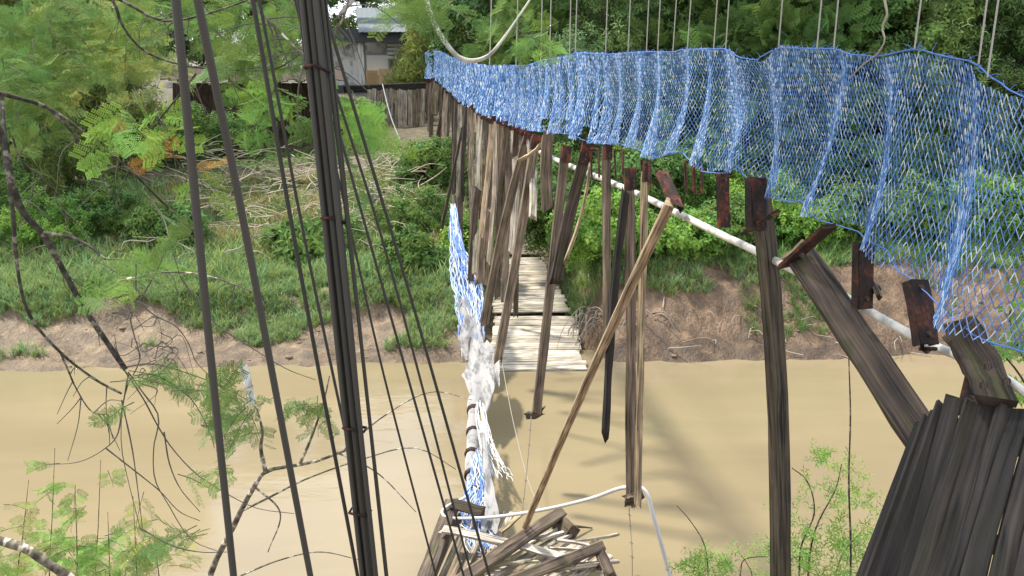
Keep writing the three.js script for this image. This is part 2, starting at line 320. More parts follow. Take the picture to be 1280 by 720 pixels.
function instances(name, geo, mat, list, parent, tint = 0.25) { // list of [position, direction, size]
  const im = new THREE.InstancedMesh(geo, mat, list.length); im.name = name; im.castShadow = im.receiveShadow = true;
  list.forEach(([p, d, s, c], i) => {
    Q.setFromUnitVectors(YUP, d); Q2.setFromAxisAngle(YUP, R() * 6.283); Q.multiply(Q2);
    MX.compose(p, Q, V(s, s, s)); im.setMatrixAt(i, MX);
    const k = 1 - tint + 2 * tint * R(), y = c ?? rr(-tint, tint) * 0.6;
    tmpC.setRGB(clamp(k * (0.86 + y), 0, 1.4), k * 0.92, clamp(k * (0.86 - y), 0, 1.4)); im.setColorAt(i, tmpC);
  });
  im.userData = { kind: 'stuff' }; parent.add(im); return im;
}
const rdir = () => { const z = rr(-1, 1), a = R() * 6.283, q = Math.sqrt(1 - z * z); return V(q * Math.cos(a), z, q * Math.sin(a)); };
// sprigs gathered in clumps over the lobes of a crown; lobes are [x, y, z, rx, ry, rz] in the tree's own frame
function crownList(lobes, n, size, clumpN = 16, cr = 0.34, droop = 0.25) {
  const out = [], tot = lobes.reduce((s, l) => s + l[3] * l[4] + l[4] * l[5] + l[3] * l[5], 0);
  for (const [x, y, z, a, b, c] of lobes) {
    const m = Math.round(n * (a * b + b * c + a * c) / tot), clumps = [];
    for (let k = 0; k < clumpN; k++) { const d = rdir(), q = rr(.55, 1.0); clumps.push([V(x + d.x * a * q, y + d.y * b * q, z + d.z * c * q), rr(.6, 1.3) * cr, d, rr(-.12, .12)]); }
    for (let i = 0; i < m; i++) {
      const [p, r, d0, tone] = clumps[Math.floor(R() * clumpN)], d = rdir(), q = Math.pow(R(), 0.45) * r;
      const pos = V(p.x + d.x * q * a, p.y + d.y * q * b * 0.75, p.z + d.z * q * c);
      const o = d.multiplyScalar(0.8).addScaledVector(d0, 0.5).add(V(rr(-.4, .4), 0.35 - droop * 2 * R(), rr(-.4, .4))).normalize();
      out.push([pos, o, size * rr(.7, 1.3), tone + rr(-.05, .05)]);
    }
  }
  return out;
}
function tree(name, label, group, base, lobes, n, size, geo, mat, o = {}) {
  const t = thing(name, label, o.category ?? 'tree', base, group), { trunk = 0.16, clumpN = 18, cr = 0.36, bark = M.bark, droop = 0.25 } = o;
  const top = lobes.reduce((m, l) => l[1] > m[1] ? l : m, lobes[0]);
  const fork = V(top[0] * 0.4, top[1] * 0.45, top[2] * 0.4);
  mesh('trunk', tube([V(0, -0.3, 0), V(rr(-.1, .1), fork.y * .5, 0), fork, V(top[0], top[1], top[2])], trunk, trunk * 0.3, 7, 10, 0.2), bark, t);
  for (const l of lobes) if (l !== top) mesh('limb', tube([fork.clone().multiplyScalar(rr(.5, 1)), V(l[0] * .6, lerp(fork.y, l[1], .5), l[2] * .6), V(l[0], l[1], l[2])], trunk * 0.45, trunk * 0.15, 5, 7, 0.2), bark, t);
  const c = instances(o.crown ?? 'crown', geo, mat, crownList(lobes, n, size, clumpN, cr, droop), t);
  return t;
}
const gpos = (px, D) => { const p = at(px, 300, D); return V(p.x, ground(p.x, D), -D); };
// ---------------------------------------------------------------- the bridge: blue net along the standing rail
const pick = a => a[Math.floor(R() * a.length)];
const TOPL = [[513, 80], [520, 74], [535, 64], [550, 64], [565, 72], [590, 80], [620, 83], [660, 82], [680, 75], [712, 70], [720, 66], [760, 68], [800, 65], [842, 65], [855, 62], [907, 61], [925, 72], [945, 75], [973, 60], [1042, 61], [1065, 68], [1095, 71], [1145, 61], [1180, 70], [1218, 78], [1228, 92], [1250, 105], [1275, 118], [1330, 140], [1500, 190]];
const BOTL = [[513, 96], [530, 98], [545, 99], [560, 112], [580, 130], [610, 145], [640, 158], [660, 163], [690, 165], [715, 168], [735, 178], [755, 180], [770, 178], [800, 188], [824, 198], [838, 190], [852, 190], [880, 215], [905, 217], [920, 206], [945, 235], [985, 253], [1003, 251], [1020, 273], [1048, 282], [1076, 291], [1082, 300], [1108, 312], [1118, 334], [1140, 350], [1170, 375], [1190, 400], [1230, 425], [1280, 440], [1500, 520]];
const tabY = L => L.map(([x, y]) => { const p = onB(x, y); return [sOf(p), p.y]; }).sort((a, b) => a[0] - b[0]);
const TY = tabY(TOPL), BY = tabY(BOTL);
const S0 = Math.max(TY[0][0], BY[0][0]), S1 = Math.min(TY[TY.length - 1][0], BY[BY.length - 1][0], 52);
{
  R = rngOf(101);
  const net = thing('safety_net', 'long blue knotted net hung along the standing side of the broken bridge', 'net', bp(S0, 4.2));
  const pos = [], nor = [], col = [], idx = [];
  const folds = []; for (let s = S0; s < S1; s += (.1 + .6 * R() * R() + .12 * R()) * (s > 14 ? 2 : 1)) folds.push([s, rr(.05, .2) * (s > 14 ? 1.8 : 1), rr(.2, .8), rr(-.09, .09)]);
  const warp = (s, v) => { let d = 0; for (const [c, w, k, l] of folds) { const q = s - c - l * v; if (Math.abs(q) < 3 * w) d -= q * k * Math.exp(-q * q / (w * w)) * (0.35 + 0.65 * v); } return s + d; };
  const strand = (a, b, r, c) => {
    const t = b.clone().sub(a).normalize(), x = t.clone().cross(BDIR).normalize(), z = x.clone().cross(t), o = pos.length / 3;
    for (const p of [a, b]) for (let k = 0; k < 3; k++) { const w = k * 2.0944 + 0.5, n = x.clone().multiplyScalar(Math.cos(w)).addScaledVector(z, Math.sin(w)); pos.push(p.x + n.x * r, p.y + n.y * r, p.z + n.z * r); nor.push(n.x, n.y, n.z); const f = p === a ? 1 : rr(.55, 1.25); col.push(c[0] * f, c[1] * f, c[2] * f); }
    for (let k = 0; k < 3; k++) { const l = (k + 1) % 3; idx.push(o + k, o + 3 + k, o + l, o + l, o + 3 + k, o + 3 + l); }
  };
  const shade = () => { const q = R(); return q < 0.34 ? [0.055, 0.145, 0.38] : q < 0.64 ? [0.12, 0.28, 0.57] : q < 0.87 ? [0.3, 0.45, 0.69] : [0.62, 0.68, 0.75]; };  // random strand blues; sunlit pale and shadowed navy put into the colour
  const section = (a, b, cell, row, r) => {
    const N = Math.round((b - a) / cell), M0 = Math.round(1.0 / row);
    const node = (i, j) => {
      const v = j / M0, s = a + (i + (j % 2) * 0.5) * cell, yt = interp(TY, s), yb = interp(BY, s), sw = warp(s, v);
      const lat = 0.06 * Math.sin(s * 12 + 5 * fbm(s * 1.5, v * .5, 2, 3)) * (0.3 + v) + 0.1 * (fbm(s * 1.3, v, 2, 5) - 0.5) + 0.05 * Math.sin(v * 3);
      const vv = v + 0.05 * (fbm(s * 3, v * 4, 2, 6) - 0.5);
      return bp(sw + cell * 0.24 * (hash2(i, j, 3) - .5), lerp(yt, yb, vv) + cell * 0.4 * (hash2(i, j, 4) - .5), lat);
    };
    let prev = null;
    for (let j = 0; j <= M0; j++) {
      const rowN = []; for (let i = 0; i <= N; i++) rowN.push(node(i, j));
      if (prev) for (let i = 0; i <= N; i++) {
        if (hash2(i, j, 77) < 0.012 || (j > M0 - 4 && fbm((a + i * cell) * 3.1, 4, 2, 88) < .2 + .02 * (M0 - j))) continue;
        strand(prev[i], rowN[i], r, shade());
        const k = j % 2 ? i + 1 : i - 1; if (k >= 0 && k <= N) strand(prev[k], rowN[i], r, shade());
      }
      prev = rowN;
    }
  };
  section(S0, 4.4, 0.018, 0.031, 0.0021);
  section(4.4, 8, 0.02, 0.031, 0.0024);
  section(8, 15, 0.032, 0.042, 0.0045);
  section(15, S1, 0.07, 0.07, 0.013);
  const g = geoOf(pos, nor, null, idx, col);
  const m = wmesh('netting', g, M.net, net); m.userData.kind = 'stuff';
  const edge = (T, y0, r) => { const pts = []; for (let s = S0; s <= S1; s += s < 12 ? 0.06 : 0.3) pts.push(bp(s, interp(T, s) + y0, rr(-.01, .01))); return pts; };
  const ropeM = std(0.09, 0.2, 0.55, { roughness: 0.6 });
  wmesh('top_rope', tube(edge(TY, 0.0), 0.0024, f => lerp(.0024, .01, f), 5), ropeM, net);
  wmesh('bottom_rope', tube(edge(BY, 0), 0.0024, f => lerp(.0024, .009, f), 5), ropeM, net);
  // loose blue thread ends along the top rope
  const fz = []; for (let s = S0; s < 16; s += 0.03) { const y = interp(TY, s), a = bp(s, y, 0), d = V(rr(-1, 1), rr(.1, 1), rr(-1, 1)).normalize().multiplyScalar(rr(.01, .05)); fz.push(tube([a, a.clone().addScaledVector(d, .6), a.clone().add(d).add(V(0, -.008, 0))], 0.0015, 0.001, 3)); }
  const f = wmesh('frayed_threads', mergeGeometries(fz), ropeM, net); f.userData.kind = 'stuff';
}
// ---------------------------------------------------------------- main cable and hangers of the standing side
const cableY = s => 8.0 + 0.0045 * (s - 24) * (s - 24);
{
  const pts = []; for (let s = -4; s <= 54; s += 2) pts.push(bp(s, cableY(s), 0.05));
  tag(mesh('main_cable', tube(pts, 0.022, 0.022, 8), M.cable), 'main steel suspension cable high above the blue net', 'cable');
  const hangers = [[612, 82], [645, 82], [676, 76], [687, 74], [712, 69], [719, 66], [757, 67], [785, 66], [808, 65], [822, 65], [841, 65], [859, 62], [892, 61], [907, 61], [973, 60], [1021, 61], [1042, 61], [1143, 61], [1223, 80], [1234, 97]];
  R = rngOf(55);
  hangers.forEach(([x, y], i) => {
    const p = onB(x, y), s = sOf(p), k = rr(-.06, .06), r = clamp(s * 0.0006, 0.0035, 0.011), top = bp(s + k, cableY(s + k), 0.05);
    tag(mesh('hanger_wire', tube([p, p.clone().lerp(top, .5).add(V(rr(-.015, .015), 0, 0)), top], r, r, 5, 8), M.wire), 'thin grey hanger wire rising from the top rope of the blue net', 'wire', 'hanger wires above the blue net');
  });
  const v = [[1106, 0], [1109, 18], [1103, 35], [1106, 50], [1098, 66], [1080, 80], [1062, 98]].map(([x, y]) => onB(x, y, -0.06)); v.unshift(onB(1108, -40, -0.04));
  tag(mesh('dry_vine', tube(v, 0.005, 0.003, 5, 20, .4), M.dryGrey), 'crooked dry vine stem tangled over the top of the blue net', 'vine');
}
// ---------------------------------------------------------------- white water pipe and other loose lines
function line(name, label, cat, pts, r, mat, n = 30, sides = 7, r1 = r, lump = 0) { return tag(mesh(name, tube(pts, r, r1, sides, n, lump), mat), label, cat); }
{
  const P = [[640, 172], [675, 190], [705, 204], [790, 239], [840, 263], [905, 295], [935, 309], [985, 334], [1050, 368], [1100, 397], [1160, 429], [1200, 446], [1255, 472], [1290, 498], [1420, 590]].map(([x, y]) => onB(x, y, 0.1));
  line('water_pipe', 'straight white plastic water pipe slung below the blue net', 'pipe', P, 0.025, M.pvc, 60, 10, f => 0.03 - 0.016 * f);
  line('hanging_hose', 'white hose hanging in a loop above the far end of the net', 'hose', [[528, -25], [533, 0], [541, 25], [556, 52], [573, 71], [590, 76], [610, 70], [630, 47], [650, 18], [662, 0], [672, -20]].map(([x, y]) => at(x, y, 6)), 0.016, M.pvc, 40, 8, f => 0.0155 - 0.009 * sst(.5, .8, f));
  line('slack_hose', 'slack grey hose sagging across the river to a dangling plank', 'hose', [[585, 620, 10.6], [553, 638, 10.4], [556, 646, 10.3], [580, 648, 10.2], [620, 646, 10], [680, 637, 9.6], [740, 623, 8.9], [785, 609, 8.3], [805, 612, 8.2], [818, 650, 8.1], [838, 725, 8], [850, 790, 7.8]].map(a => at(...a)), 0.018, M.hose, 50, 7, f => 0.02 + .004 * f);
  const wires = [[[664, 520, 10.6], [661, 560, 10.5], [655, 620, 10.4], [652, 645, 10.3]], [[625, 440, 14], [640, 520, 12.5], [660, 600, 11], [676, 640, 10.2]], [[786, 630, 8.2], [788, 660, 8.2], [790, 690, 8.1], [790, 760, 8]]];
  ['knotted wire dangling below the long brown plank', 'thin slack wire running from white rag to the fallen deck', 'barbed wire dangling below the pale stake and brown plank'].forEach((l, i) => {
    const o = thing('dangling_wire', l, 'wire', at(...wires[i][0])), p = wires[i].map(a => at(...a));
    wmesh('strand', tube(p, 0.006, 0.006, 5, 16), M.dryGrey, o);
    if (i !== 1) for (const f of [.15, .3, .55, .7]) { const q = sample(p, 20)[Math.round(f * 20)]; wmesh('knot', tube([q.clone().add(V(-.02, .012, 0)), q, q.clone().add(V(.022, -.01, 0))], 0.006, 0.004, 5), M.dryGrey, o); }
  });
}
// ---------------------------------------------------------------- timbers that dangle from the standing side
const faceCam = (k = 0) => V(Math.sin(k), 0.1, Math.cos(k)).normalize();
function hanging(label, a, b, w, t, mat, o = {}) { // a, b: [px, py, off] on the rail plane, or a Vector3
  const DA = -onB(a[0], a[1]).z, A = at(a[0], a[1], DA + (a[2] ?? 0)), B = o.plane ? onB(b[0], b[1]) : at(b[0], b[1], DA + (b[2] ?? 0)), f = o.face ?? faceCam(o.turn ?? 0.5);
  if (!o.plane) { w *= .86; t *= .86; }
  const g = thing(o.name ?? 'hanging_beam', label, o.cat ?? 'beam', A, o.group);
  wmesh('timber', timber(A, B, w, t, f, { seg: 8, bow: .035, rough: .006, rag: .06, ...o }), mat, g);
  if (o.bracket) { // rusty steel holder at the top
    const d = A.clone().sub(B).normalize(), L = o.bracket * .8, n = f.clone().addScaledVector(d, -f.dot(d)).normalize(), off = n.clone().multiplyScalar(t / 2 + 0.012);
    const p0 = A.clone().addScaledVector(d, -L * 0.55).add(off), p1 = A.clone().addScaledVector(d, L * 0.6).add(off);
    const br = wmesh('bracket', channel(p0, p1, w * 1.06, t * 0.9, f), o.rust ?? M.rust, g);
    for (const k of [.2, .42]) { const q = p0.clone().lerp(p1, k).addScaledVector(n, 0.008); const bl = bolt(q, n); bl.translate(-A.x, -A.y, -A.z); mesh('bolt', bl, M.steel, br); }
  }
  return g;
}
R = rngOf(300);
{
  // the far curtain of boards
  const rustLine = [[525, 98], [545, 100], [560, 112], [580, 131], [600, 140], [620, 150], [640, 160], [660, 168]];
  const low = [[525, 160], [540, 190], [552, 232], [562, 285], [575, 330], [590, 330], [605, 340], [620, 330], [640, 300], [660, 260]];
  let n = 0;
  for (let x = 527; x < 662; n++) {
    const s = sOf(onB(x, 120)), wpx = rr(3, 7), w = clamp(wpx * s / F, 0.1, 0.27), y0 = interp(rustLine, x) + rr(-2, 3), y1 = interp(low, x) + rr(-80, 30) + (R() < .12 ? 60 : 0), off = rr(-1.4, .6);
    const A = onB(x, y0, 0), B = at(x - rr(-5, 15) * (x > 560 ? 1 : .3), y1, -A.z + off);
    const g = thing('hanging_board', 'weathered board dangling in the far curtain of deck boards', 'board', A, 'deck boards hanging in a curtain at the far end');
    wmesh('timber', timber(A, B, w, 0.05, faceCam(rr(-.9, 1.1)), { seg: 6, bow: .07, rough: .008, rag: .05 }), pick([M.woodGrey[0], M.woodGrey[1], M.woodGrey[2], M.woodBrown[2], M.woodBrown[0], M.woodBleached[1], M.woodTan, M.woodDark[2]]), g);
    const cl = A.clone().add(V(0, .02, .06)); wmesh('bracket', timber(cl.clone().add(V(-w * .7, rr(-.05, .02), 0)), cl.clone().add(V(w * .7, rr(-.05, .06), .02)), rr(.06, .11), 0.04, V(0, 0, 1), { seg: 2 }), M.rust, g);
    x += rr(2.6, 6.6);
  }
  // boards that lean across the curtain
  const lean = [[[553, 140], [533, 236], 5, 'thin board slanting across the pale end of the far curtain'], [[578, 160], [552, 285], 4, 'dark narrow board slanting down the far curtain of boards']];
  for (const [a, b, w, l] of lean) hanging(l, [a[0], a[1], -.5], [b[0], b[1], -.9], w * sOf(onB(a[0], 120)) / F, 0.05, M.woodBrown[1], { name: 'hanging_board', cat: 'board' });
  hanging('dark upright post behind the torn blue net', [574, 250, -2.5], [571, 438, -4.5], .2, .12, M.woodBrown[0], { name: 'hanging_post', cat: 'post' });
  hanging('narrow dark post hanging right of the torn blue net', [598, 235, -1.5], [588, 350, -1.5], .16, .08, M.woodBrown[0], { name: 'hanging_post', cat: 'post' });
  hanging('short thick broken post with splintered foot beside torn net', [612, 262, -.8], [602, 352, -.8], .28, .12, M.woodGrey[0], { name: 'hanging_post', cat: 'post', rag: .1 });
  hanging('thin grey stake standing on the bleached walkway', [647, 280, 6], [645, 395, 6], .12, .08, M.woodMoss, { name: 'hanging_stake', cat: 'stake' });

  hanging('long grey board leaning left over the walkway edge', [659, 172], [604, 405, -.2], .15, .06, M.woodGrey[1], { name: 'hanging_board', cat: 'board', bracket: .22 });
  hanging('long grey board with split lower end beside the walkway', [669, 178], [622, 452, -.2], .15, .06, M.woodGrey[0], { name: 'hanging_board', cat: 'board', bracket: .22, rag: .1 });
  hanging('short wide grey board hanging just below the net', [685, 166, .1], [684, 262, .1], .17, .05, M.woodGrey[1], { name: 'hanging_board', cat: 'board', turn: .2 });
  hanging('crooked stick caught across the far boards', [676, 181, -.3], [650, 200, -.3], .05, .04, M.woodPale, { name: 'hanging_stick', cat: 'stick' });
  hanging('long bark brown plank hanging to a foot above the water', [706, 193], [670, 515, -.3], .13, .05, M.woodGrey[1], { name: 'hanging_plank', cat: 'plank', bracket: .2, turn: .6 });
  hanging('small block nailed to the foot of the long brown plank', [660, 519, -.36], [679, 514, -.36], .09, .12, M.woodBrown[2], { name: 'hanging_block', cat: 'block', face: V(0, 1, 0) });
  hanging('broad dark plank slanting behind the long brown plank', [732, 192], [694, 350, -.3], .14, .05, M.woodBrown[1], { name: 'hanging_plank', cat: 'plank', bracket: .25, turn: .2 });
  hanging('thin pale batten along the edge of the dark slanting plank', [738, 204], [708, 325, -.33], .028, .03, M.woodPale, { name: 'hanging_batten', cat: 'batten' });
  hanging('thin grey post hanging between dark plank and pipe', [758, 190], [757, 430, -.05], .075, .07, M.woodGrey[1], { name: 'hanging_post', cat: 'post', bracket: .14 });
  hanging('blackened batten with forked splintered end above the water', [782, 242, -.2], [754, 543, -.3], .07, .05, M.woodDark[1], { name: 'hanging_batten', cat: 'batten', rag: .09, w1: .055 });
  hanging('brown post hanging with a block at its foot', [786, 224], [790, 626, -.12], .085, .08, M.woodGrey[1], { name: 'hanging_post', cat: 'post', bracket: .2, turn: .7 });
  hanging('small block at the foot of the brown post', [781, 626, -.14], [797, 621, -.14], .07, .1, M.woodBrown[2], { name: 'hanging_block', cat: 'block', face: V(0, 1, 0) });
  hanging('straight pale green stained stake hanging beside the brown post', [806, 216], [799, 632, -.12], .062, .045, M.woodPale, { name: 'hanging_stake', cat: 'stake', bracket: .15, turn: .55 });
  {
    const A = onB(838, 253, -.05), B = onY(655, 657, .75);
    const g = thing('leaning_plank', 'long tan plank leaning from the pipe down to the fallen deck', 'plank', B);
    wmesh('timber', timber(A, B, .085, .07, V(.86, .2, .45), { seg: 9, bow: .02 }), M.woodTan, g);
  }
  const bar = (label, a, b, w, mat = M.rust, d = .05) => {
    const A = onB(...a), B = onB(...b), g = thing('hanging_bracket', label, 'bracket', A, null), f = faceCam(.35);
    wmesh('bar', channel(A, B, w, d, f), mat, g);
    for (const k of [.12, .85]) wmesh('bolt', bolt(A.clone().lerp(B, k).addScaledVector(f, .008), f), M.steel, g);
    return g;
  };
  bar('short rusty bar angled down to the top of the leaning plank', [829, 214], [849, 258], .085);
  for (const [x, y] of [[742, 186], [772, 188], [806, 200], [860, 203], [871, 206]]) { // bent strap hangers
    const a = onB(x - 4, y), b = onB(x + 6, y), c = onB(x + 7, y + 36), d = onB(x - 2, y + 38);
    tag(mesh('hanging_strap', tube([c, b, a, d], .011, .011, 4), M.rust), 'bent rusty strap loop hanging under the net edge', 'strap', 'bent rusty strap loops under the blue net');
  }
  bar('narrow rusty upright bar hanging clear under the net', [906, 217], [907, 284], .062);
  {
    const g = hanging('tall mossy brown post hanging from a rusty angle plate', [949, 226], [978, 745, -.1], .115, .08, M.woodMoss, { name: 'hanging_post', cat: 'post', turn: .45, w1: .12, bracket: 0 });
    const A = g.position, p = onB(931, 291, -.07), q = onB(969, 266, -.07);
    const br = wmesh('angle_plate', timber(p, q, .06, .02, faceCam(.3), { seg: 3, bow: .002, rough: .002 }), M.rust, g);
    wmesh('holder', channel(onB(950, 288, -.075), onB(948, 222, -.075), .09, .06, faceCam(.45)), M.rustDark, g);
    for (const f of [.2, .8]) wmesh('bolt', bolt(p.clone().lerp(q, f).add(V(0, 0, .02)), V(0, 0, 1)), M.steel, g);
  }
  {
    const g = hanging('wide brown beam slanting down to the dark fallen boards', [1003, 322], [1160, 556], .14, .05, M.woodBrown[1], { plane: 1, face: V(-.15, .25, 1).normalize(), rough: .004 });
    wmesh('plate', timber(onB(982, 332, -.06), onB(1036, 283, -.06), .075, .02, faceCam(.2), { seg: 3, bow: .002, rough: .002 }), M.rust, g);
    wmesh('strut', timber(onB(980, 322, -.03), onB(1004, 303, -.03), .02, .02, faceCam(), { seg: 2 }), M.woodPale, g);
    wmesh('bolt', bolt(onB(1003, 319, -.075), V(-.1, .1, 1)), M.steel, g);
  }
  {
    const g = bar('dark rusty upright bar clamped onto the white pipe', [1084, 303], [1082, 386], .072, M.rustDark);
    wmesh('clamp', tube([onB(1070, 372, .1), onB(1075, 380, .05), onB(1090, 366, .1), onB(1096, 357, .12), onB(1100, 362, .14)], .009, .009, 5, 12), M.steel, g);
    wmesh('clip', timber(onB(1092, 356, .05), onB(1100, 372, .05), .04, .02, faceCam(.8), { seg: 2 }), M.woodMoss, g);
  }
  {
    const g = bar('broad dark rusty bar with a stirrup around the pipe', [1149, 350], [1163, 430], .085, M.rustDark);
    wmesh('stirrup', tube([onB(1151, 412, -.02), onB(1153, 436, -.02), onB(1158, 440, .12), onB(1168, 434, .2), onB(1168, 410, .2)], .008, .008, 5), M.rustDark, g);
    wmesh('stirrup', tube([onB(1150, 436, 0), onB(1170, 436, 0)], .008, .008, 5), M.rustDark, g);
  }
  {
    const g = hanging('thick dark brown beam with pale bolts under the net corner', [1201, 412], [1242, 500], .12, .06, M.woodBrown[1], { plane: 1, face: V(-.25, .2, 1).normalize(), bracket: 0 });
    for (const [x, y] of [[1235, 458], [1230, 482], [1258, 477]]) wmesh('bolt', bolt(onB(x, y, -.075), V(-.3, .2, 1), .01), M.steel, g);
    wmesh('strut', timber(onB(1222, 450, .08), onB(1210, 520, .02), .06, .06, faceCam(.4), { seg: 3 }), M.rustDark, g);
  }
}
// ---------------------------------------------------------------- dark fallen boards by the near end
{
  R = rngOf(410);
  const tops = [[1150, 530], [1158, 522], [1168, 516], [1178, 505], [1192, 498], [1216, 500], [1236, 506], [1256, 510], [1276, 513], [1298, 522], [1324, 536], [1352, 550], [1382, 566], [1412, 584]];
  const ends = [[1078, 720], [1088, 720], [1101, 720], [1112, 720], [1132, 720], [1152, 720], [1173, 720], [1196, 720], [1222, 720], [1252, 720], [1282, 720], [1316, 720], [1350, 720], [1386, 720]];
  const g = thing('fallen_deck_panel', 'dark weathered deck boards hanging in an overlapping fan', 'deck panel', onB(1250, 700, -.2));
  tops.forEach(([x, y], i) => {
    const D = 3.02 - i * 0.035 + rr(-.02, .02), a = at(x, y + rr(-3, 3), D), b0 = at(...ends[i], D - .36), b = a.clone().lerp(b0, 1.75);
    wmesh('board', timber(a, b, i < 3 ? .03 : .052, .018, V(-.35 + (i % 2 ? .38 : -.38) + rr(-.2, .2), .35, .8).normalize(), { seg: 7, bow: .012, rough: .002, rag: .015, w1: i < 3 ? .046 : .084 }), pick(M.woodDark), g);
  });
  wmesh('batten', timber(at(1150, 640, 2.84), at(1420, 760, 2.45), .07, .04, V(-.4, .4, .8), { seg: 4 }), M.woodDark[1], g);
  wmesh('joist', timber(at(1180, 532, 3.12), at(1430, 600, 2.7), .08, .06, V(-.4, .4, .8), { seg: 4 }), M.woodDark[0], g);
}
// ---------------------------------------------------------------- bleached walkway that lies on the far bank
{
  R = rngOf(420);
  const g = thing('bleached_walkway', 'bleached plank walkway running down the far bank into the river', 'walkway', onY(680, 461, 0.02));
  const quad = (c, n, mats, w0) => {
    for (let i = 0; i < n; i++) {
      const f = (i + .5) / n, a = c[0].clone().lerp(c[3], f), b = c[1].clone().lerp(c[2], f), d = c[3].clone().sub(c[0]).length() / n, up = c[1].clone().sub(c[0]).cross(c[3].clone().sub(c[0])).normalize(); if (up.y < 0) up.negate();
      const e = b.clone().sub(a).normalize(); a.addScaledVector(e, -rr(0, .07)); b.addScaledVector(e, rr(-.03, .07)); a.y += rr(-.012, .012); b.y += rr(-.012, .012);
      wmesh('plank', timber(a, b, d * rr(.92, .985), .035, up, { seg: 4, bow: .012, rough: .004, rag: .02 }), pick(mats), g);
    }
  };
  const A = [onY(610, 463, .03), onY(731, 462, .03), at(715, 396, 20.6), at(620, 396, 20.6)];
  quad(A, 15, M.woodBleached);
  const B = [at(620, 391, 20.9), at(713, 390, 20.9), at(676, 322, 25.4), at(606, 322, 25.4)];
  quad(B, 19, M.woodBleached);
  const C = [at(613, 318, 25.6), at(672, 319, 25.6), at(655, 285, 29.4), at(618, 288, 29.4)];
  quad(C, 12, [M.woodGrey[0], M.woodGrey[2], M.woodBleached[1]]);
  for (const [p, q] of [[A[0], A[3]], [A[1], A[2]], [B[0], B[3]], [B[1], B[2]], [C[0], C[3]], [C[1], C[2]]]) { const a = p.clone(), b = q.clone(); a.y -= .11; b.y -= .11; const ins = p === A[1] || p === B[1] || p === C[1] ? -.08 : .08; a.x += ins; b.x += ins; wmesh('joist', timber(a, b, .07, .15, V(0, 1, 0), { seg: 5 }), M.woodBrown[1], g); }
}
// ---------------------------------------------------------------- broken deck section in the river below
{
  R = rngOf(430);
  const g = thing('broken_deck_section', 'broken deck section of pale boards and dark joists lying in the river', 'deck section', onY(640, 720, 0));
  const Y = (x, y, h) => onY(x, y, h), up = V(0, 1, 0);
  const joist = (a, b, w, t, m, f = V(-.2, .55, .8)) => wmesh('joist', timber(a, b, w, t, f.normalize(), { seg: 7, bow: .012 }), m, g);
  const plank = (a, b, w, m, f = up) => wmesh('plank', timber(a, b, w, .035, f, { seg: 5, bow: .015, rag: .03 }), m, g);
  joist(Y(566, 628, .5), Y(520, 760, .45), .2, .12, M.woodBrown[2]);
  joist(Y(566, 630, .62), Y(604, 640, .62), .14, .1, M.woodBrown[1]);
  joist(Y(702, 640, .62), Y(558, 738, .6), .15, .12, M.woodGrey[1]);
  joist(Y(752, 683, .62), Y(600, 742, .58), .13, .11, M.woodGrey[1]);
  joist(Y(694, 650, .5), Y(716, 668, .5), .2, .16, M.woodBrown[0]);
  joist(Y(744, 680, .55), Y(764, 722, .5), .12, .14, M.woodBrown[0]);
  for (let i = 0; i < 11; i++) { const x = 700 + i * 6.4, y = 661 + i * 3.4 + rr(-3, 3); plank(Y(x, y, .42), Y(x - 150 - i * 3, y + 84 + i * 4, .38), .062, pick(M.woodBleached)); }
  for (let i = 0; i < 14; i++) { const x = rr(590, 750), y = rr(672, 716), a = rr(-.9, .5); plank(Y(x, y, .47 + rr(0, .08)), Y(x + rr(30, 70) * Math.cos(a), y + rr(14, 34) * Math.sin(a), .5), rr(.025, .05), pick(M.woodBleached)); }
  for (let i = 0; i < 6; i++) plank(Y(576 + i * 13, 644 + rr(-4, 3), .36), Y(528 + i * 11, 752, .3), .075, pick([M.woodGrey[2], M.woodBleached[1], M.woodGrey[0]]));
  plank(Y(552, 661, .64), Y(640, 679, .6), .15, M.woodBleached[0]);
  plank(Y(636, 677, .56), Y(726, 702, .52), .14, M.woodBleached[2]);
  plank(Y(655, 640, .5), Y(626, 664, .5), .06, M.woodPale);
  for (const [x, y, a] of [[712, 708, .3], [730, 702, 1.1], [745, 712, .6], [752, 698, 1.6], [722, 718, 2.2]]) plank(Y(x, y, .4), Y(x + 26 * Math.cos(a), y + 10 * Math.sin(a), .44), .09, pick(M.woodBleached));
  const sn = [[684, 655], [694, 647], [706, 655], [740, 660]].map(([x, y], i) => onY(x, y, [.1, .28, .2, .02][i]));
  line('driftwood_snag', 'pointed dark snag poking from the water beside the broken deck', 'driftwood', sn, .06, M.woodBrown[0], 14, 6, .012, .3);
}
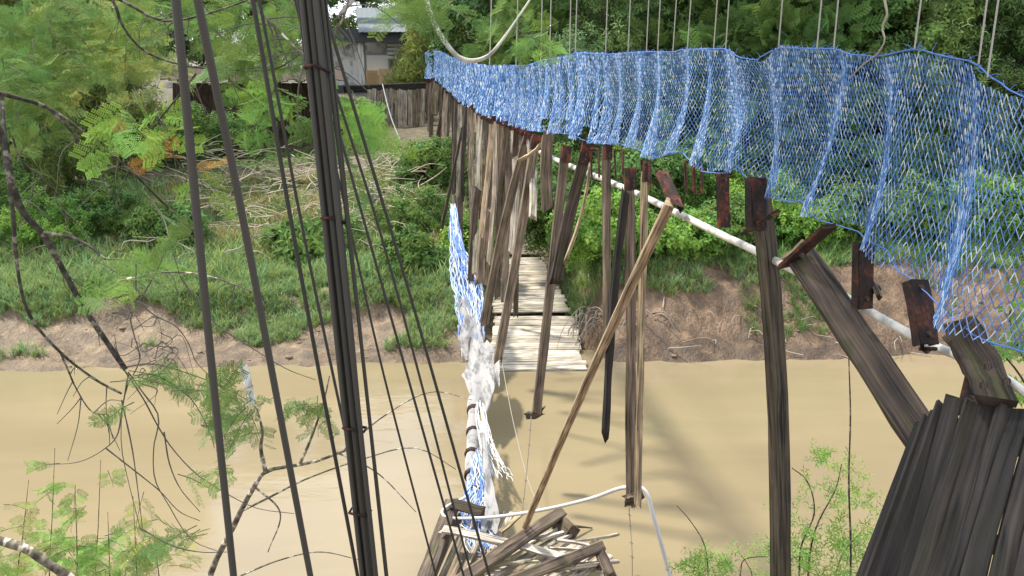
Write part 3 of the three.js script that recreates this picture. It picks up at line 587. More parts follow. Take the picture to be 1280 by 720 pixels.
// ---------------------------------------------------------------- torn net and white rags over the left cable
function shreds(path, widths, n, r, seed, curl = 1) { // many loose threads along a path
  R = rngOf(seed); const out = [], P = sample(path, 60);
  for (let i = 0; i < n; i++) {
    const s = Math.floor(rr(0, 52)), l = Math.floor(rr(8, 26)), pts = [], ox = rr(-1, 1), oz = rr(-1, 1);
    for (let k = s; k <= Math.min(60, s + l); k += 3) { const w = interp(widths, k / 60), j = curl * .25; pts.push(P[k].clone().add(V((ox + rr(-j, j)) * w, rr(-.02, .02), (oz + rr(-j, j)) * w * .6))); }
    if (pts.length > 2) out.push(tube(pts, r * rr(.7, 1.3), r * .6, 4, pts.length * 2));
  }
  return mergeGeometries(out);
}
function cloth(path, widths, side, seed, ripple = .12, nu = 40, nv = 14) {
  const P = sample(path, nu), pos = [], uv = [], idx = [];
  for (let i = 0; i <= nu; i++) for (let j = 0; j <= nv; j++) {
    const f = i / nu, q = j / nv - .5, w = interp(widths, f) * (1 + .5 * (fbm(f * 7, j > nv / 2 ? 3 : 8, 2, seed) - .5));
    const p = P[i].clone().addScaledVector(side, q * w); p.z += ripple * 2 * (fbm(q * w * 9 + 3, f * 5, 3, seed) - .5) + ripple * .8 * Math.sin(q * 9 + f * 5); p.y += .06 * (fbm(q * 6, f * 4, 2, seed + 4) - .5);
    pos.push(p.x, p.y, p.z); uv.push(q * w * 2, f * 2); if (i && j) { const o = i * (nv + 1) + j; idx.push(o - nv - 2, o - 1, o - nv - 1, o - nv - 1, o - 1, o); }
  }
  return geoOf(pos, null, uv, idx);
}
{
  const blue1 = std(0.13, 0.24, 0.52, { roughness: .7 }), blue2 = std(0.42, 0.52, 0.7, { roughness: .7 });
  const cab = [[567, 245, 21], [574, 330, 19], [588, 430, 16.5], [592, 520, 13.6], [590, 600, 11.6], [604, 660, 10.3]].map(a => at(...a));
  const c = thing('fallen_handrail_cable', 'fallen handrail cable wrapped in white sleeve with dark ties', 'cable', cab[cab.length - 1]);
  wmesh('cable', tube(cab, .06, .035, 8, 40, .3), M.woodBrown[1], c);
  const sl = sample(cab, 60).slice(33, 56);
  wmesh('sleeve', tube(sl.map(p => p.clone().add(V(rr(-.01, .01), 0, .02))), .1, .085, 9, 0, .25), M.cloth, c);
  for (const k of [2, 6, 10, 14, 18]) { const p = sl[k], q = sl[k + 1]; wmesh('tie', tube([p, q.clone().lerp(p, .55)], .118, .112, 9), M.rustDark, c); }
  const n = thing('torn_net', 'torn blue net remnant draped over the dark post above the river', 'net', at(580, 440, 17));
  const np = [[566, 255, 20.6], [570, 300, 19.6], [580, 340, 18.6], [590, 400, 17.2], [590, 445, 16.4]].map(a => at(...a));
  for (const [m, k, s] of [[blue1, 110, 1], [blue2, 110, 2], [M.fibre, 90, 6]]) { const o = wmesh('threads', shreds(np, [[0, .06], [.3, .14], [.55, .3], [1, .18]], k, .012, 500 + s), m, n); o.userData.kind = 'stuff'; }
  wmesh('cloth_patch', cloth([[578, 372, 17.7], [586, 410, 16.9], [592, 448, 16.2]].map(a => at(...a)), [[0, .2], [.5, .5], [1, .4]], V(1, 0, 0), 9, .1), M.cloth, n);
  const n2 = thing('torn_net', 'small blue net tangle knotted round the sleeve above the broken deck', 'net', at(600, 650, 10.4));
  const np2 = [[594, 560, 12.2], [598, 600, 11.4], [592, 640, 10.6], [606, 690, 9.8]].map(a => at(...a));
  for (const [m, k, s] of [[blue1, 80, 3], [blue2, 50, 4], [M.fibre, 40, 5]]) { const o = wmesh('threads', shreds(np2, [[0, .06], [.5, .16], [1, .2]], k, .01, 500 + s), m, n2); o.userData.kind = 'stuff'; }
  const rag = thing('white_rag', 'torn white sheet snagged on the fallen cable with frayed tail', 'rag', at(600, 510, 13.7));
  wmesh('sheet', cloth([[596, 424, 16.2], [596, 450, 15.5], [600, 478, 14.6], [604, 512, 13.8]].map(a => at(...a)), [[0, .22], [.25, .36], [.6, .56], [.85, .4], [1, .15]], V(.97, .1, .2), 21, .12), M.cloth, rag);
  wmesh('fold', cloth([[604, 428, 16], [614, 450, 15.4], [622, 480, 14.6]].map(a => at(...a)), [[0, .2], [.5, .3], [1, .12]], V(.9, .1, -.3), 25, .1), M.cloth, rag);
  const tl = wmesh('frayed_tail', shreds([[598, 500, 13.6], [606, 545, 12.7], [617, 575, 12], [628, 598, 11.6]].map(a => at(...a)), [[0, .07], [.5, .12], [1, .16]], 90, .009, 540, .5), M.fibre, rag); tl.userData.kind = 'stuff';
  const rag2 = thing('white_rag', 'white sheet strip trailing down onto the broken deck', 'rag', at(606, 650, 10.3));
  wmesh('sheet', cloth([[604, 540, 12.6], [608, 590, 11.4], [614, 630, 10.6], [612, 664, 10.1]].map(a => at(...a)), [[0, .07], [.4, .12], [.8, .22], [1, .26]], V(.95, .1, .3), 31, .08), M.cloth, rag2);
}
// ---------------------------------------------------------------- slack steel cables beside the camera
{
  R = rngOf(600);
  const ext = (a, b, D0, D1, up = .75, dn = .45) => { const A = at(...a, D0), B = at(...b, D1), d = B.clone().sub(A); return [A.clone().addScaledVector(d, -up), A, A.clone().addScaledVector(d, .5).add(V(rr(-.004, .004), 0, 0)), B, B.clone().addScaledVector(d, dn)]; };
  const cb = (label, a, b, D0, D1, r, mat = M.cable, mid) => { const p = ext(a, b, D0, D1); if (mid) p[2] = at(...mid); return tag(mesh('steel_cable', tube(p, r, r, 9, 40), mat), label, 'cable', 'slack steel cables beside the fallen side'); };
  cb('thick grey steel cable hanging nearly plumb, outermost of all', [220, 0], [292, 720], 1.75, 2.0, .009);
  cb('thick grey steel cable slanting beside the outermost plumb one', [247, 0], [388, 720], 1.7, 2.1, .0082, M.cable, [297, 240, 1.83]);
  cb('thin dark cable of the close pair, on its bank side', [316, 0], [447, 720], 2.7, 3, .007, M.cableBrown, [368, 300, 2.8]);
  cb('thin dark cable of the close pair, on its bundle side', [324, 0], [470, 720], 2.9, 3.2, .0055, M.cableBrown, [381, 300, 3.05]);
  cb('thin dark wire slanting from the bundle across the broken deck', [402, 0], [612, 720], 2.9, 3.4, .006, M.cableBrown, [510, 360, 3.15]);
  cb('thin dark wire beside the bundle crossing the rusty heap', [386, 30], [560, 650], 3.2, 3.6, .0055, M.cableBrown, [470, 330, 3.4]);
  cb('fine dark wire fanning out right of the bundle', [400, 50], [590, 720], 3.3, 3.7, .0055, M.cableBrown, [478, 300, 3.5]);
  cb('fine dark wire fanning out toward the river glare', [420, 210], [545, 720], 3.4, 3.8, .005, M.cableBrown, [480, 470, 3.6]);
  const b = thing('cable_bundle', 'thick bundle of dark cables clamped together with rusty wire clips', 'cable bundle', at(462, 720, 2.9));
  const A = at(388, 0, 2.6), B = at(462, 720, 2.9);
  const strands = [[-10, .0095, 0], [-4, .0115, .03], [3, .0115, 0], [9, .01, .03], [14, .006, -.01], [-15, .0045, .02], [6, .009, -.02], [19, .0045, .04], [-1, .009, -.015]];
  strands.forEach(([o, r, z], i) => { const p = ext([388 + o, 0], [460 + o * .72 + (i > 3 ? rr(-2, 14) : 0), 720], 2.6 + z, 2.9 + z, .75, .5); wmesh('strand', tube(p, r, r, 8, 30), i % 3 ? M.cableBrown : M.cable, b); });
  for (const [x, y] of [[443, 535], [450, 640], [418, 275], [398, 88]]) { const D = lerp(2.6, 2.9, y / 720), p = at(x, y, D); wmesh('clip', tube([p.clone().add(V(-.034, .01, .025)), p.clone().add(V(0, .016, .05)), p.clone().add(V(.036, -.004, .025)), p.clone().add(V(.036, -.012, -.03)), p.clone().add(V(-.034, 0, -.03)), p.clone().add(V(-.034, .01, .025))], .005, .005, 5), M.rustDark, b); }
}
// ---------------------------------------------------------------- house, platform and shed beyond the far bank
{
  R = rngOf(700);
  const D = 47, P = (x, y, d = D) => at(x, y, d), base = P(465, 118);
  const h = thing('house', 'white walled house with dark fascia and blue sheet roof among the trees', 'house', base);
  const white = std(0.74, 0.76, 0.76, { map: clothT }), dark = std(0.06, 0.06, 0.065), blue = std(0.2, 0.225, 0.24, { roughness: 1 }), tan = std(0.62, 0.42, 0.2), nearWhite = std(0.85, 0.86, 0.84);  // last one: plain near-white of the window pane and louvre slats
  const slab = (name, x0, y0, x1, y1, d, th, m, parent = h) => { const a = P(x0, y1, d), b = P(x1, y0, d), g = new THREE.BoxGeometry(b.x - a.x, b.y - a.y, th).translate((a.x + b.x) / 2, (a.y + b.y) / 2, -d - th / 2); g.translate(-h.position.x, -h.position.y, -h.position.z); return mesh(name, g, m, parent); };
  slab('wall', 408, 48, 455, 112, 47, .2, white); slab('wall', 455, 48, 508, 112, 48.5, .2, white);
  slab('wall', 400, -60, 640, -3, 48, .2, white);
  slab('fascia', 398, 36, 506, 53, 46.2, .3, dark);
  slab('floor_slab', 404, 107, 530, 117, 46, 3, dark);
  slab('post', 449, 52, 454, 108, 46.4, .15, white); slab('post', 502, 52, 506, 108, 46.4, .15, dark);
  const win = slab('window', 456, 66, 488, 97, 48.35, .08, std(.35, .36, .36)); slab('pane', 459, 69, 485, 94, 48.3, .02, nearWhite, win);
  const door = slab('door', 458, 88, 472, 110, 47.6, .06, tan); slab('panel', 460, 91, 470, 107, 47.56, .02, std(.5, .34, .17), door);
  slab('door', 474, 86, 490, 110, 47.7, .06, std(.7, .5, .28));
  for (let i = 0; i < 4; i++) slab('louvre_slat', 484, 55 + i * 5, 503, 58 + i * 5, 47.8, .08, nearWhite);
  for (let i = 0; i < 9; i++) { const x0 = 448 + i * 6.6; wmesh('roof_sheet', timber(P(x0, 10, 49.5), P(x0 + 4, 40, 45.8), .29, .03, V(0, .8, .6), { seg: 2, bow: 0, rough: .004 }), blue, h); }
  wmesh('roof_beam', timber(P(425, 18, 46), P(448, -8, 46), .2, .15, V(0, 0, 1)), std(.5, .47, .42), h);

  const pl = thing('bridge_platform', 'grey boarded platform where the bridge meets the far bank', 'platform', at(490, 190, 40));
  for (let i = 0; i < 13; i++) { const x = 462 + i * 5.6; wmesh('board', timber(at(x, 112 + rr(-1, 1), 41), at(x + rr(-3, 3), 158 + i * 2 + rr(-8, 8), 40.6), .19, .05, V(.2, .1, 1), { seg: 4, bow: .02, rag: .05 }), pick([M.woodGrey[2], M.woodGrey[0], M.woodBleached[1]]), pl); }
  wmesh('edge_beam', timber(at(430, 112, 41.1), at(532, 107, 41.1), .3, .2, V(0, 0, 1)), M.woodDark[1], pl);
  for (const x of [470, 508]) wmesh('pile', timber(at(x, 118, 41.4), at(x, 215, 41.4), .3, .3, V(0, 0, 1)), M.woodDark[0], pl);
  line('slack_rope', 'pale slack rope hanging in front of the far platform boards', 'rope', [[478, 105, 38], [490, 150, 37], [508, 190, 36], [525, 212, 35]].map(a => at(...a)), .025, M.fibre, 16, 5);

  const sb = at(315, 190, 37), sh = thing('shed', 'dark open shed with tin roof in the shade behind the bank', 'shed', sb);
  const S = (x, y, d) => at(x, y, d), tin = std(0.2, 0.165, 0.14, { map: rustT, roughness: .9 });
  for (let i = 0; i < 16; i++) wmesh('wall_board', timber(S(222 + i * 12.4, 104, 40), S(222 + i * 12.4, 186, 40), .43, .05, V(0, 0, 1), { seg: 2 }), pick([M.woodGrey[1], M.woodBrown[0], M.woodBrown[2]]), sh);
  for (const x of [228, 300, 375, 412]) wmesh('post', timber(S(x, 98, 36), S(x, 200, 36), .16, .16, V(0, 0, 1), { seg: 3 }), M.woodBrown[0], sh);
  for (let i = 0; i < 22; i++) wmesh('roof_sheet', timber(S(210 + i * 10, 84 + rr(-2, 2), 41), S(206 + i * 10.6, 101 + rr(-2, 2), 34.8), .36, .03, V(0, 1, .2), { seg: 3, bow: .02 }), tin, sh);
  const rp = thing('rusty_sheet_heap', 'heap of leaning rusty red sheets beside the shed', 'scrap heap', S(432, 205, 36));
  for (let i = 0; i < 7; i++) wmesh('sheet', timber(S(412 + i * 6, 148 + rr(-8, 10), 36 + rr(-.4, .4)), S(414 + i * 7 + rr(-4, 4), 206, 36), .4, .03, V(rr(-.6, .6), .1, 1), { seg: 3, bow: .05, rag: .06 }), pick([M.rust, M.rustDark, M.rust]), rp);
}
// ---------------------------------------------------------------- trees and shrubs of the far bank
{
  R = rngOf(800);
  const T = (px, D, lobes, n, size, geo, mat, label, group, name = 'broadleaf_tree', o) => { const b = gpos(px, D); return tree(name, label, group, b, lobes, n, size, geo, mat, o); };
  const gR = 'trees on the far bank behind the net', LR = ['dense tree with feathery compound leaves behind the blue net', 'dense dark tree with fine narrow leaves behind the blue net', 'dense tree with broad oval leaves behind the blue net'];
  // right: dense wood
  const right = [[700, 31, 0], [770, 27, 1], [850, 30, 2], [905, 26, 0], [985, 29, 1], [1060, 26, 2], [1135, 28, 0], [1200, 25.5, 1], [1290, 28, 2], [1370, 27, 0], [1480, 29, 1]];
  right.forEach(([px, D, k]) => {
    const hh = rr(.9, 1.15), mat = [M.leafMid, M.leafDeep, M.leafMid][k], geo = [G.frondFar, G.fine, G.broad][k];
    T(px, D, [[0, 1.6 * hh, 1.0, 1.9, 1.5, 1.5], [rr(-1.4, -.6), 3.4 * hh, .6, 1.7, 1.5, 1.5], [rr(.6, 1.5), 4.4 * hh, rr(-.4, .8), 1.8, 1.5, 1.6], [rr(-.5, .5), 6.2 * hh, 0, 2.1, 1.7, 1.9], [rr(-1, 1), 8.2 * hh, -.6, 1.8, 1.6, 1.7]], k === 0 ? 2600 : 4200, k === 0 ? .8 : 1.25, geo, mat, LR[k], gR + [', feathery', ', fine leaved', ', broad leaved'][k], 'broadleaf_tree', { trunk: .14, clumpN: 20, cr: .32 });
  });
  for (const px of [640, 760, 890, 1010, 1130, 1250, 1400, 1560]) T(px, rr(34, 38), [[0, 3, 0, 3, 2.5, 2], [rr(-1, 1), 6.2, 0, 3, 2.6, 2.4], [rr(-1, 1), 9.8, -.4, 2.8, 2.6, 2.4], [rr(-1, 1), 12.6, -.6, 2.2, 2, 2]], 4200, 1.7, G.broad, M.leafDeep, 'tall dark tree rising in the second row behind the net', 'tall dark trees behind the net', 'tall_tree', { trunk: .22 });
  // behind the far end of the net
  for (const [px, D, s] of [[560, 50, 1], [610, 46, 1.1], [665, 40, 1], [530, 47, .6]]) T(px, D, [[0, 2.4 * s, 0, 2.2 * s, 1.9 * s, 1.8], [rr(-1, 1), 5 * s, 0, 2.3 * s, 2 * s, 2], [rr(-1, 1), 7.6 * s, 0, 2.2 * s, 2 * s, 2]], 3400, 1.35, G.long, M.leafYellow, 'yellow green willowy tree beyond the far end of the net', 'yellow green trees beyond the far end of the net', 'willowy_tree', { trunk: .14, droop: .6 });
  // left: bamboo-like yellowish thicket and dark trees
  for (const [px, D, s] of [[20, 27, 1], [95, 29, 1.05], [165, 32, 1.1], [-70, 26, 1]]) T(px, D, [[0, 1.8 * s, .5, 1.8, 1.6, 1.3], [rr(-.8, .8), 4 * s, .6, 1.9, 1.6, 1.5], [rr(-.8, .8), 6.4 * s, .2, 2, 1.8, 1.6], [rr(-.8, .8), 8.8 * s, 0, 1.8, 1.7, 1.6]], 4200, 1.25, G.long, M.leafYellow, 'pale yellow green willowy tree on the far bank beside the shed', 'yellow green trees on the far bank beside the shed', 'willowy_tree', { trunk: .12, droop: .7 });
  for (const [px, D] of [[250, 44], [330, 46], [180, 45], [80, 40], [0, 38], [-90, 36], [470, 58], [540, 60], [620, 58], [360, 56], [250, 58]]) T(px, D, [[0, 4.5, 0, 3, 2.2, 2.2], [rr(-1, 1), 7.4, 0, 3.2, 2.6, 2.4], [rr(-1, 1), 10.6, 0, 3, 2.6, 2.4]], 3200, 1.8, G.broad, pick([M.leafDeep, M.leafMid]), 'broad dark tree standing behind the shed and the house', 'broad dark trees behind the shed and the house', 'tall_tree', { trunk: .22 });
  // shrubs by the walkway and along the right bank
  const bush = (px, D, w, h, n, geo, mat, size, label, group, name = 'leafy_shrub') => T(px, D, [[0, h * .55, 0, w * .6, h * .5, w * .5], [-w * .35, h * .4, .2, w * .42, h * .4, w * .4], [w * .35, h * .45, .1, w * .45, h * .42, w * .4]], n, size, geo, mat, label, group, name, { category: 'shrub', trunk: .04, crown: 'foliage', cr: .42 });
  bush(752, 20.6, 1.5, 1.55, 1500, G.broad, M.leafBright, 1, 'bright green broad leaved shrub right beside the bleached walkway');
  bush(712, 23.5, 1.5, 2.6, 1700, G.broad, M.leafMid, 1.15, 'tall green shrub behind the bleached walkway');
  bush(795, 23.2, 1.7, 2.2, 1600, G.broad, M.leafMid, 1.1, 'green leafy shrub behind the hanging brown posts');
  bush(850, 20.8, 1.3, 1.1, 1000, G.broadSmall, M.leafBright, 1.3, 'low green shrub at the top of the mud bank by the drift twigs');
  const gB = 'shrubs along the top of the right mud bank', LB = 'low green shrub along the top of the far mud bank below the net';
  for (const [px, D, w, h] of [[900, 21.4, 1.3, 1.1], [950, 22.6, 1.4, 1.5], [1010, 21.9, 1.3, 1.2], [1075, 22.2, 1.4, 1.4], [1140, 22, 1.3, 1.4], [1215, 22.4, 1.5, 1.6], [1290, 22.3, 1.5, 1.6], [870, 24, 1.6, 2], [1000, 24.4, 1.6, 1.9], [1120, 24.2, 1.6, 2]]) bush(px, D, w, h, 1000, pick([G.broadSmall, G.fine, G.broad]), pick([M.leafMid, M.leafBright, M.leafMid]), 1.1, LB, gB);
  const gL = 'shrubs on the far bank left of the walkway', LL = 'green weedy shrub on the far bank left of the walkway';
  for (const [px, D, w, h] of [[60, 23, 1.5, 1.3], [130, 24, 1.4, 1.5], [215, 23.5, 1.4, 1.1], [520, 24.5, 1.5, 1.3], [545, 28, 1.4, 1.6], [10, 25, 1.6, 1.8], [232, 33, 2, 2.2], [290, 33.5, 1.8, 1.5], [510, 21.8, 1, .8], [590, 23, 1, 1.2]]) bush(px, D, w, h, 900, pick([G.broadSmall, G.broad, G.fine]), pick([M.leafMid, M.leafMid, M.leafBright]), 1.1, LL, gL);
  for (const [px, D] of [[395, 22.6], [365, 23.2], [420, 23.6]]) bush(px, D, .9, .6, 160, G.big, M.leafMid, .8, 'low plant with large round leaves among the dry twigs', 'large leaved plants among the dry twigs', 'broad_leaf_plant');
}
// ---------------------------------------------------------------- grass, weeds, dry twigs
{
  R = rngOf(900);
  const scatter = (n, x0, x1, e0, e1, f, out = []) => { for (let k = 0; k < n * 4 && out.length < n; k++) { const x = rr(x0, x1), e = rr(e0, e1), D = shoreD(x) + e; if (!f(x, e, D)) continue; out.push([V(x, ground(x, D) - .02, -D), V(rr(-.25, .25), 1, rr(-.25, .25)).normalize(), rr(.6, 1.25)]); } return out; };
  const walk = (x, D) => { const l = at(612, 350, D).x - .1, r = at(735 - (D - 17.6) * 8, 350, D).x + .1; return x > l && x < r; };
  const g = new THREE.Group(); g.name = 'bank_grass'; scene.add(g); tag(g, 'lush green grass growing along both sides of the far bank', 'grass', null, 'stuff');
  const edge = (x, e) => fbm(x * .7, e * .7, 3, 61) - .5;
  instances('tufts', G.grass, M.leafGrass, scatter(15000, -15, -.4, 1.7, 6.5, (x, e, D) => e > 2.35 + edge(x, e) * 2.2 && !walk(x, D)), g, .3);
  instances('tufts', G.grass, M.leafGrass, scatter(1500, -15, -1, .5, 2.6, (x, e, D) => fbm(x * .55, e * .8, 3, 64) > .55 && !walk(x, D)), g, .3);
  instances('tall_tufts', G.grassTall, M.leafGrass, scatter(5000, -16, -.4, 3, 12, (x, e, D) => edge(x + 4, e) > -.1 && !walk(x, D)), g, .35);
  instances('tufts', G.grass, M.leafGrass, scatter(7000, 1.2, 15, 1.2, 6, (x, e, D) => e > 2.0 + edge(x, e) * 2.6 && !walk(x, D)), g, .3);
  instances('tufts', G.grass, M.leafMid, scatter(350, 1.8, 15, .7, 2.4, (x, e, D) => fbm(x * .7, e, 3, 66) > .58 && !walk(x, D)), g, .3);
  instances('tall_tufts', G.grassTall, M.leafMid, scatter(5000, 1.5, 18, 2.4, 10, (x, e, D) => !walk(x, D)), g, .3);
  instances('weeds', G.broadSmall, M.leafMid, scatter(9000, -16, 0, 3.6, 18, (x, e, D) => edge(x * 1.5, e) > -.06 && !walk(x, D)), g, .3);
  instances('straw', G.grassTall, leafMat(.45, .36, .17, .2), scatter(2600, -11, -.6, 5, 12, (x, e, D) => edge(x + 20, e * 1.4) > -.02 && !walk(x, D)), g, .3);
  // dry fallen twigs
  const twigs = (n, f, L, r, seed) => {
    R = rngOf(seed); const out = [];
    for (let i = 0; i < n; i++) { const p = f(), a = R() * 6.283, l = L * rr(.4, 1.2), up = rr(-.1, .5), d = V(Math.cos(a), up, Math.sin(a)), b = V(rr(-.3, .3), rr(-.35, .1), rr(-.3, .3)); out.push(tube([p, p.clone().addScaledVector(d, l * .5), p.clone().addScaledVector(d, l).addScaledVector(b, l)], r * rr(.6, 1.3), r * .4, 4, 6, .3)); }
    return mergeGeometries(out);
  };
  const tw = thing('dry_twigs', 'pale dry fallen twigs and vines scattered over the weedy bank', 'twigs', gpos(400, 25)); tw.userData.kind = 'stuff';
  const spot = (px0, px1, D0, D1, h = .35) => () => { const D = rr(D0, D1), q = at(rr(px0, px1), 300, D); return V(q.x, ground(q.x, D) + rr(.03, h), -D); };
  wmesh('twigs', twigs(430, spot(240, 560, 24, 31, 1.0), 1.3, .017, 911), M.dryTwig, tw); wmesh('twigs', twigs(220, spot(150, 580, 22, 31, .6), 1.1, .015, 912), M.dryGrey, tw);
  const dk = thing('driftwood_tangle', 'tangle of bare drift branches hanging over the mud beside the walkway', 'driftwood', gpos(790, 19.2));
  R = rngOf(920);
  const out = []; for (let i = 0; i < 70; i++) { const p = at(rr(715, 830), rr(386, 410), rr(18.7, 19.8)), a = rr(-1, 1), l = rr(.4, 1.2); out.push(tube([p, p.clone().add(V(a * .35 * l, .1 * l, .25 * l)), p.clone().add(V(a * .75 * l, -.22 * l, .55 * l)), p.clone().add(V(a * .9 * l, -.62 * l, .62 * l))], rr(.008, .022), .005, 5, 9, .3)); }
  const dm = wmesh('branches', mergeGeometries(out), std(.22, .18, .14), dk); dm.userData.kind = 'stuff';
  const dk2 = thing('driftwood_twigs', 'few drift twigs stuck in the mud right of the tangle', 'driftwood', gpos(900, 18.6));
  wmesh('twigs', twigs(30, spot(830, 1230, 17.9, 19.2, .06), .7, .012, 930), M.dryGrey, dk2).userData.kind = 'stuff';
  const cl = []; R = rngOf(940);
  for (let i = 0; i < 55; i++) { const left = R() < .5, x = left ? rr(-12, -1.5) : rr(1.5, 12), e = rr(.1, 2.4), D = shoreD(x) + e, s = rr(.02, .07); const q = new THREE.IcosahedronGeometry(s, 1), pp = q.attributes.position; for (let k = 0; k < pp.count; k++) { const f = .75 + .5 * vnoise(pp.getX(k) * 30 + i, pp.getY(k) * 30 + pp.getZ(k) * 23, 4); pp.setXYZ(k, pp.getX(k) * f * 1.3, pp.getY(k) * f * .6, pp.getZ(k) * f); } q.computeVertexNormals(); q.translate(x, ground(x, D) + s * .1, -D); cl.push(q); }
  const cm = mesh('mud_clods', mergeGeometries(cl), std(.19, .133, .083)); tag(cm, 'small mud clods strewn over the bare bank', 'mud', null, 'stuff');
}
// twigs that each carry a row of compound leaves
function spray(list, twigs, x, y, rx, ry, D, dD, n, s, dn, base) {
  for (let i = 0; i < n; i += 8) {
    const a = R() * 6.28, q = Math.sqrt(R()), p = at(x + rx * q * Math.cos(a), y + ry * q * Math.sin(a), D + rr(-dD, dD)), d = V(rr(-1, 1), rr(-.5, .25) - dn * .4, rr(-.6, .6)).normalize(), L = rr(.22, .4) * (.5 + s * .6), sag = V(0, -.3 * L, 0);
    p.addScaledVector(d, -L * .5);
    const c = f => p.clone().addScaledVector(d, f * L).addScaledVector(sag, f * f);
    twigs.push(tube([c(0), c(.35), c(.7), c(1)], .0032, .0014, 4));
    const side = d.clone().cross(V(0, 1, 0)).normalize();
    for (let k = 0; k < Math.min(8, n - i); k++) { const f = .15 + .85 * k / 7, o = d.clone().multiplyScalar(.6).addScaledVector(side, (k % 2 ? 1 : -1) * rr(.5, 1)).add(V(0, rr(-.5, .3), 0)).normalize(); list.push([c(f).sub(base), o, s * rr(.65, 1.1)]); }
  }
}
// ---------------------------------------------------------------- the tree that overhangs from the near left bank
{
  R = rngOf(1000);
  const tb = V(-4.6, ground(-4.6, 4.6) - .2, -4.6), t = thing('overhanging_tree', 'near tree with crooked bare branches and feathery leaves reaching over the river', 'tree', tb);
  const px = (l) => l.map(a => at(...a));
  const hub = V(-4.3, 6.2, -4.9), hub2 = V(-4.2, 8.6, -5.4);
  wmesh('trunk', tube([tb, V(-4.7, 4, -4.7), hub, hub2, V(-3.8, 10.5, -6.5)], .16, .07, 9, 20, .15), M.bark, t);
  const knots = [];
  const br = (name, l, r0, r1, mat = M.bark, n = 26) => { if (name === 'branch') knots.push(...sample(px(l), 12).slice(4)); return br0(name, l, r0, r1, mat, n); };
  const br0 = (name, l, r0, r1, mat, n) => wmesh(name, tube(px(l), r0 * .8, r1 * .75, r0 > .015 ? 7 : 5, n, .28), mat, t);
  const hubL = [-180, 60, 4.9];
  br('branch', [hubL, [-60, 110, 5], [0, 165, 5.1], [11, 215, 5.1], [25, 260, 5.1], [55, 295, 5.15], [80, 340, 5.2], [105, 385, 5.2], [135, 430, 5.2], [157, 462, 5.2]], .034, .02);
  br('branch', [[55, 292, 5.15], [92, 298, 5.1], [112, 308, 5.05], [132, 324, 5]], .018, .008);
  br('branch', [hubL, [-60, 100, 5.1], [5, 118, 5.3], [60, 135, 5.5], [110, 170, 5.5], [165, 215, 5.6], [200, 250, 5.7], [245, 292, 5.8]], .02, .008);
  br('branch', [[60, 135, 5.5], [90, 165, 5.5], [115, 200, 5.5], [150, 262, 5.4]], .012, .005);
  br('branch', [[2, 118, 5.3], [8, 200, 5], [16, 262, 4.9], [20, 320, 4.9], [35, 390, 4.9], [75, 440, 5], [120, 475, 5.1], [152, 492, 5.1]], .018, .009);
  br('branch', [[75, 440, 5], [84, 460, 5], [95, 485, 5], [117, 516, 4.9], [135, 518, 4.9]], .008, .004);
  br('branch', [[148, 352, 5.3], [175, 346, 5.3], [210, 340, 5.3], [260, 345, 5.3], [310, 362, 5.3]], .014, .005, M.barkPale);
  br('branch', [hubL, [-40, -60, 5.2], [60, -40, 5.5], [140, 0, 5.6], [152, 30, 5.6], [178, 62, 5.6], [222, 80, 5.7], [300, 88, 5.7], [345, 86, 5.7], [372, 70, 5.7]], .016, .005);
  br('branch', [[60, -40, 5.5], [150, 0, 5.6], [200, 25, 5.7], [240, 22, 5.7], [310, 0, 5.8], [360, -20, 5.8]], .014, .006);
  br('branch', [[280, -60, 4.2], [315, 5, 4.2], [332, 22, 4.2], [352, 42, 4.2], [372, 62, 4.2], [392, 77, 4.2]], .012, .006, M.barkPale);
  br('branch', [[400, 75, 4.6], [420, 40, 4.6], [432, 15, 4.6], [438, -15, 4.6]], .01, .006, M.barkPale);
  br('branch', [[245, 92, 5.7], [215, 130, 5.7], [185, 165, 5.8], [155, 190, 5.8]], .009, .004);
  br('branch', [[16, 172, 5.2], [26, 200, 5.2], [52, 222, 5.2], [75, 250, 5.2], [85, 290, 5.2]], .008, .004);
  // hanging tangle of thin stems
  const st = l => br('stem', l, .0068, .003, M.twig, 22);
  st([[170, 330, 5.2], [172, 370, 5.2], [190, 392, 5.2], [220, 408, 5.2], [236, 430, 5.2], [245, 452, 5.2], [262, 470, 5.2]]);
  st([[210, 300, 5.3], [200, 330, 5.3], [178, 370, 5.3], [163, 395, 5.2], [168, 420, 5.2], [175, 450, 5.2], [160, 480, 5.2], [152, 520, 5.2], [152, 560, 5.1], [160, 600, 5.1], [175, 660, 5]]);
  st([[160, 470, 5.2], [152, 515, 5.2], [146, 545, 5.2], [132, 560, 5.2], [100, 577, 5.2], [57, 581, 5.2]]);
  st([[132, 560, 5.2], [155, 578, 5.2], [178, 596, 5.2], [200, 614, 5.2], [225, 640, 5.2], [250, 651, 5.2]]);
  st([[155, 462, 5.2], [180, 500, 5.2], [197, 532, 5.2], [215, 560, 5.2], [245, 592, 5.2], [280, 615, 5.2], [320, 635, 5.2], [368, 642, 5.2]]);
  st([[160, 465, 5.2], [178, 490, 5.2], [198, 520, 5.2], [192, 560, 5.2], [194, 600, 5.2], [210, 630, 5.2], [240, 675, 5.2], [275, 690, 5.2]]);
  st([[165, 470, 5.1], [190, 468, 5.1], [215, 480, 5.1], [240, 500, 5.1], [262, 540, 5.1], [268, 560, 5.1]]);
  st([[150, 460, 5.3], [190, 455, 5.3], [230, 465, 5.3], [270, 480, 5.3], [310, 500, 5.3]]);
  st([[225, 345, 5.3], [245, 375, 5.3], [270, 405, 5.3], [315, 435, 5.3], [360, 462, 5.3], [395, 475, 5.3]]);
  st([[152, 500, 5.2], [165, 560, 5.15], [172, 610, 5.1], [178, 660, 5.1]]);
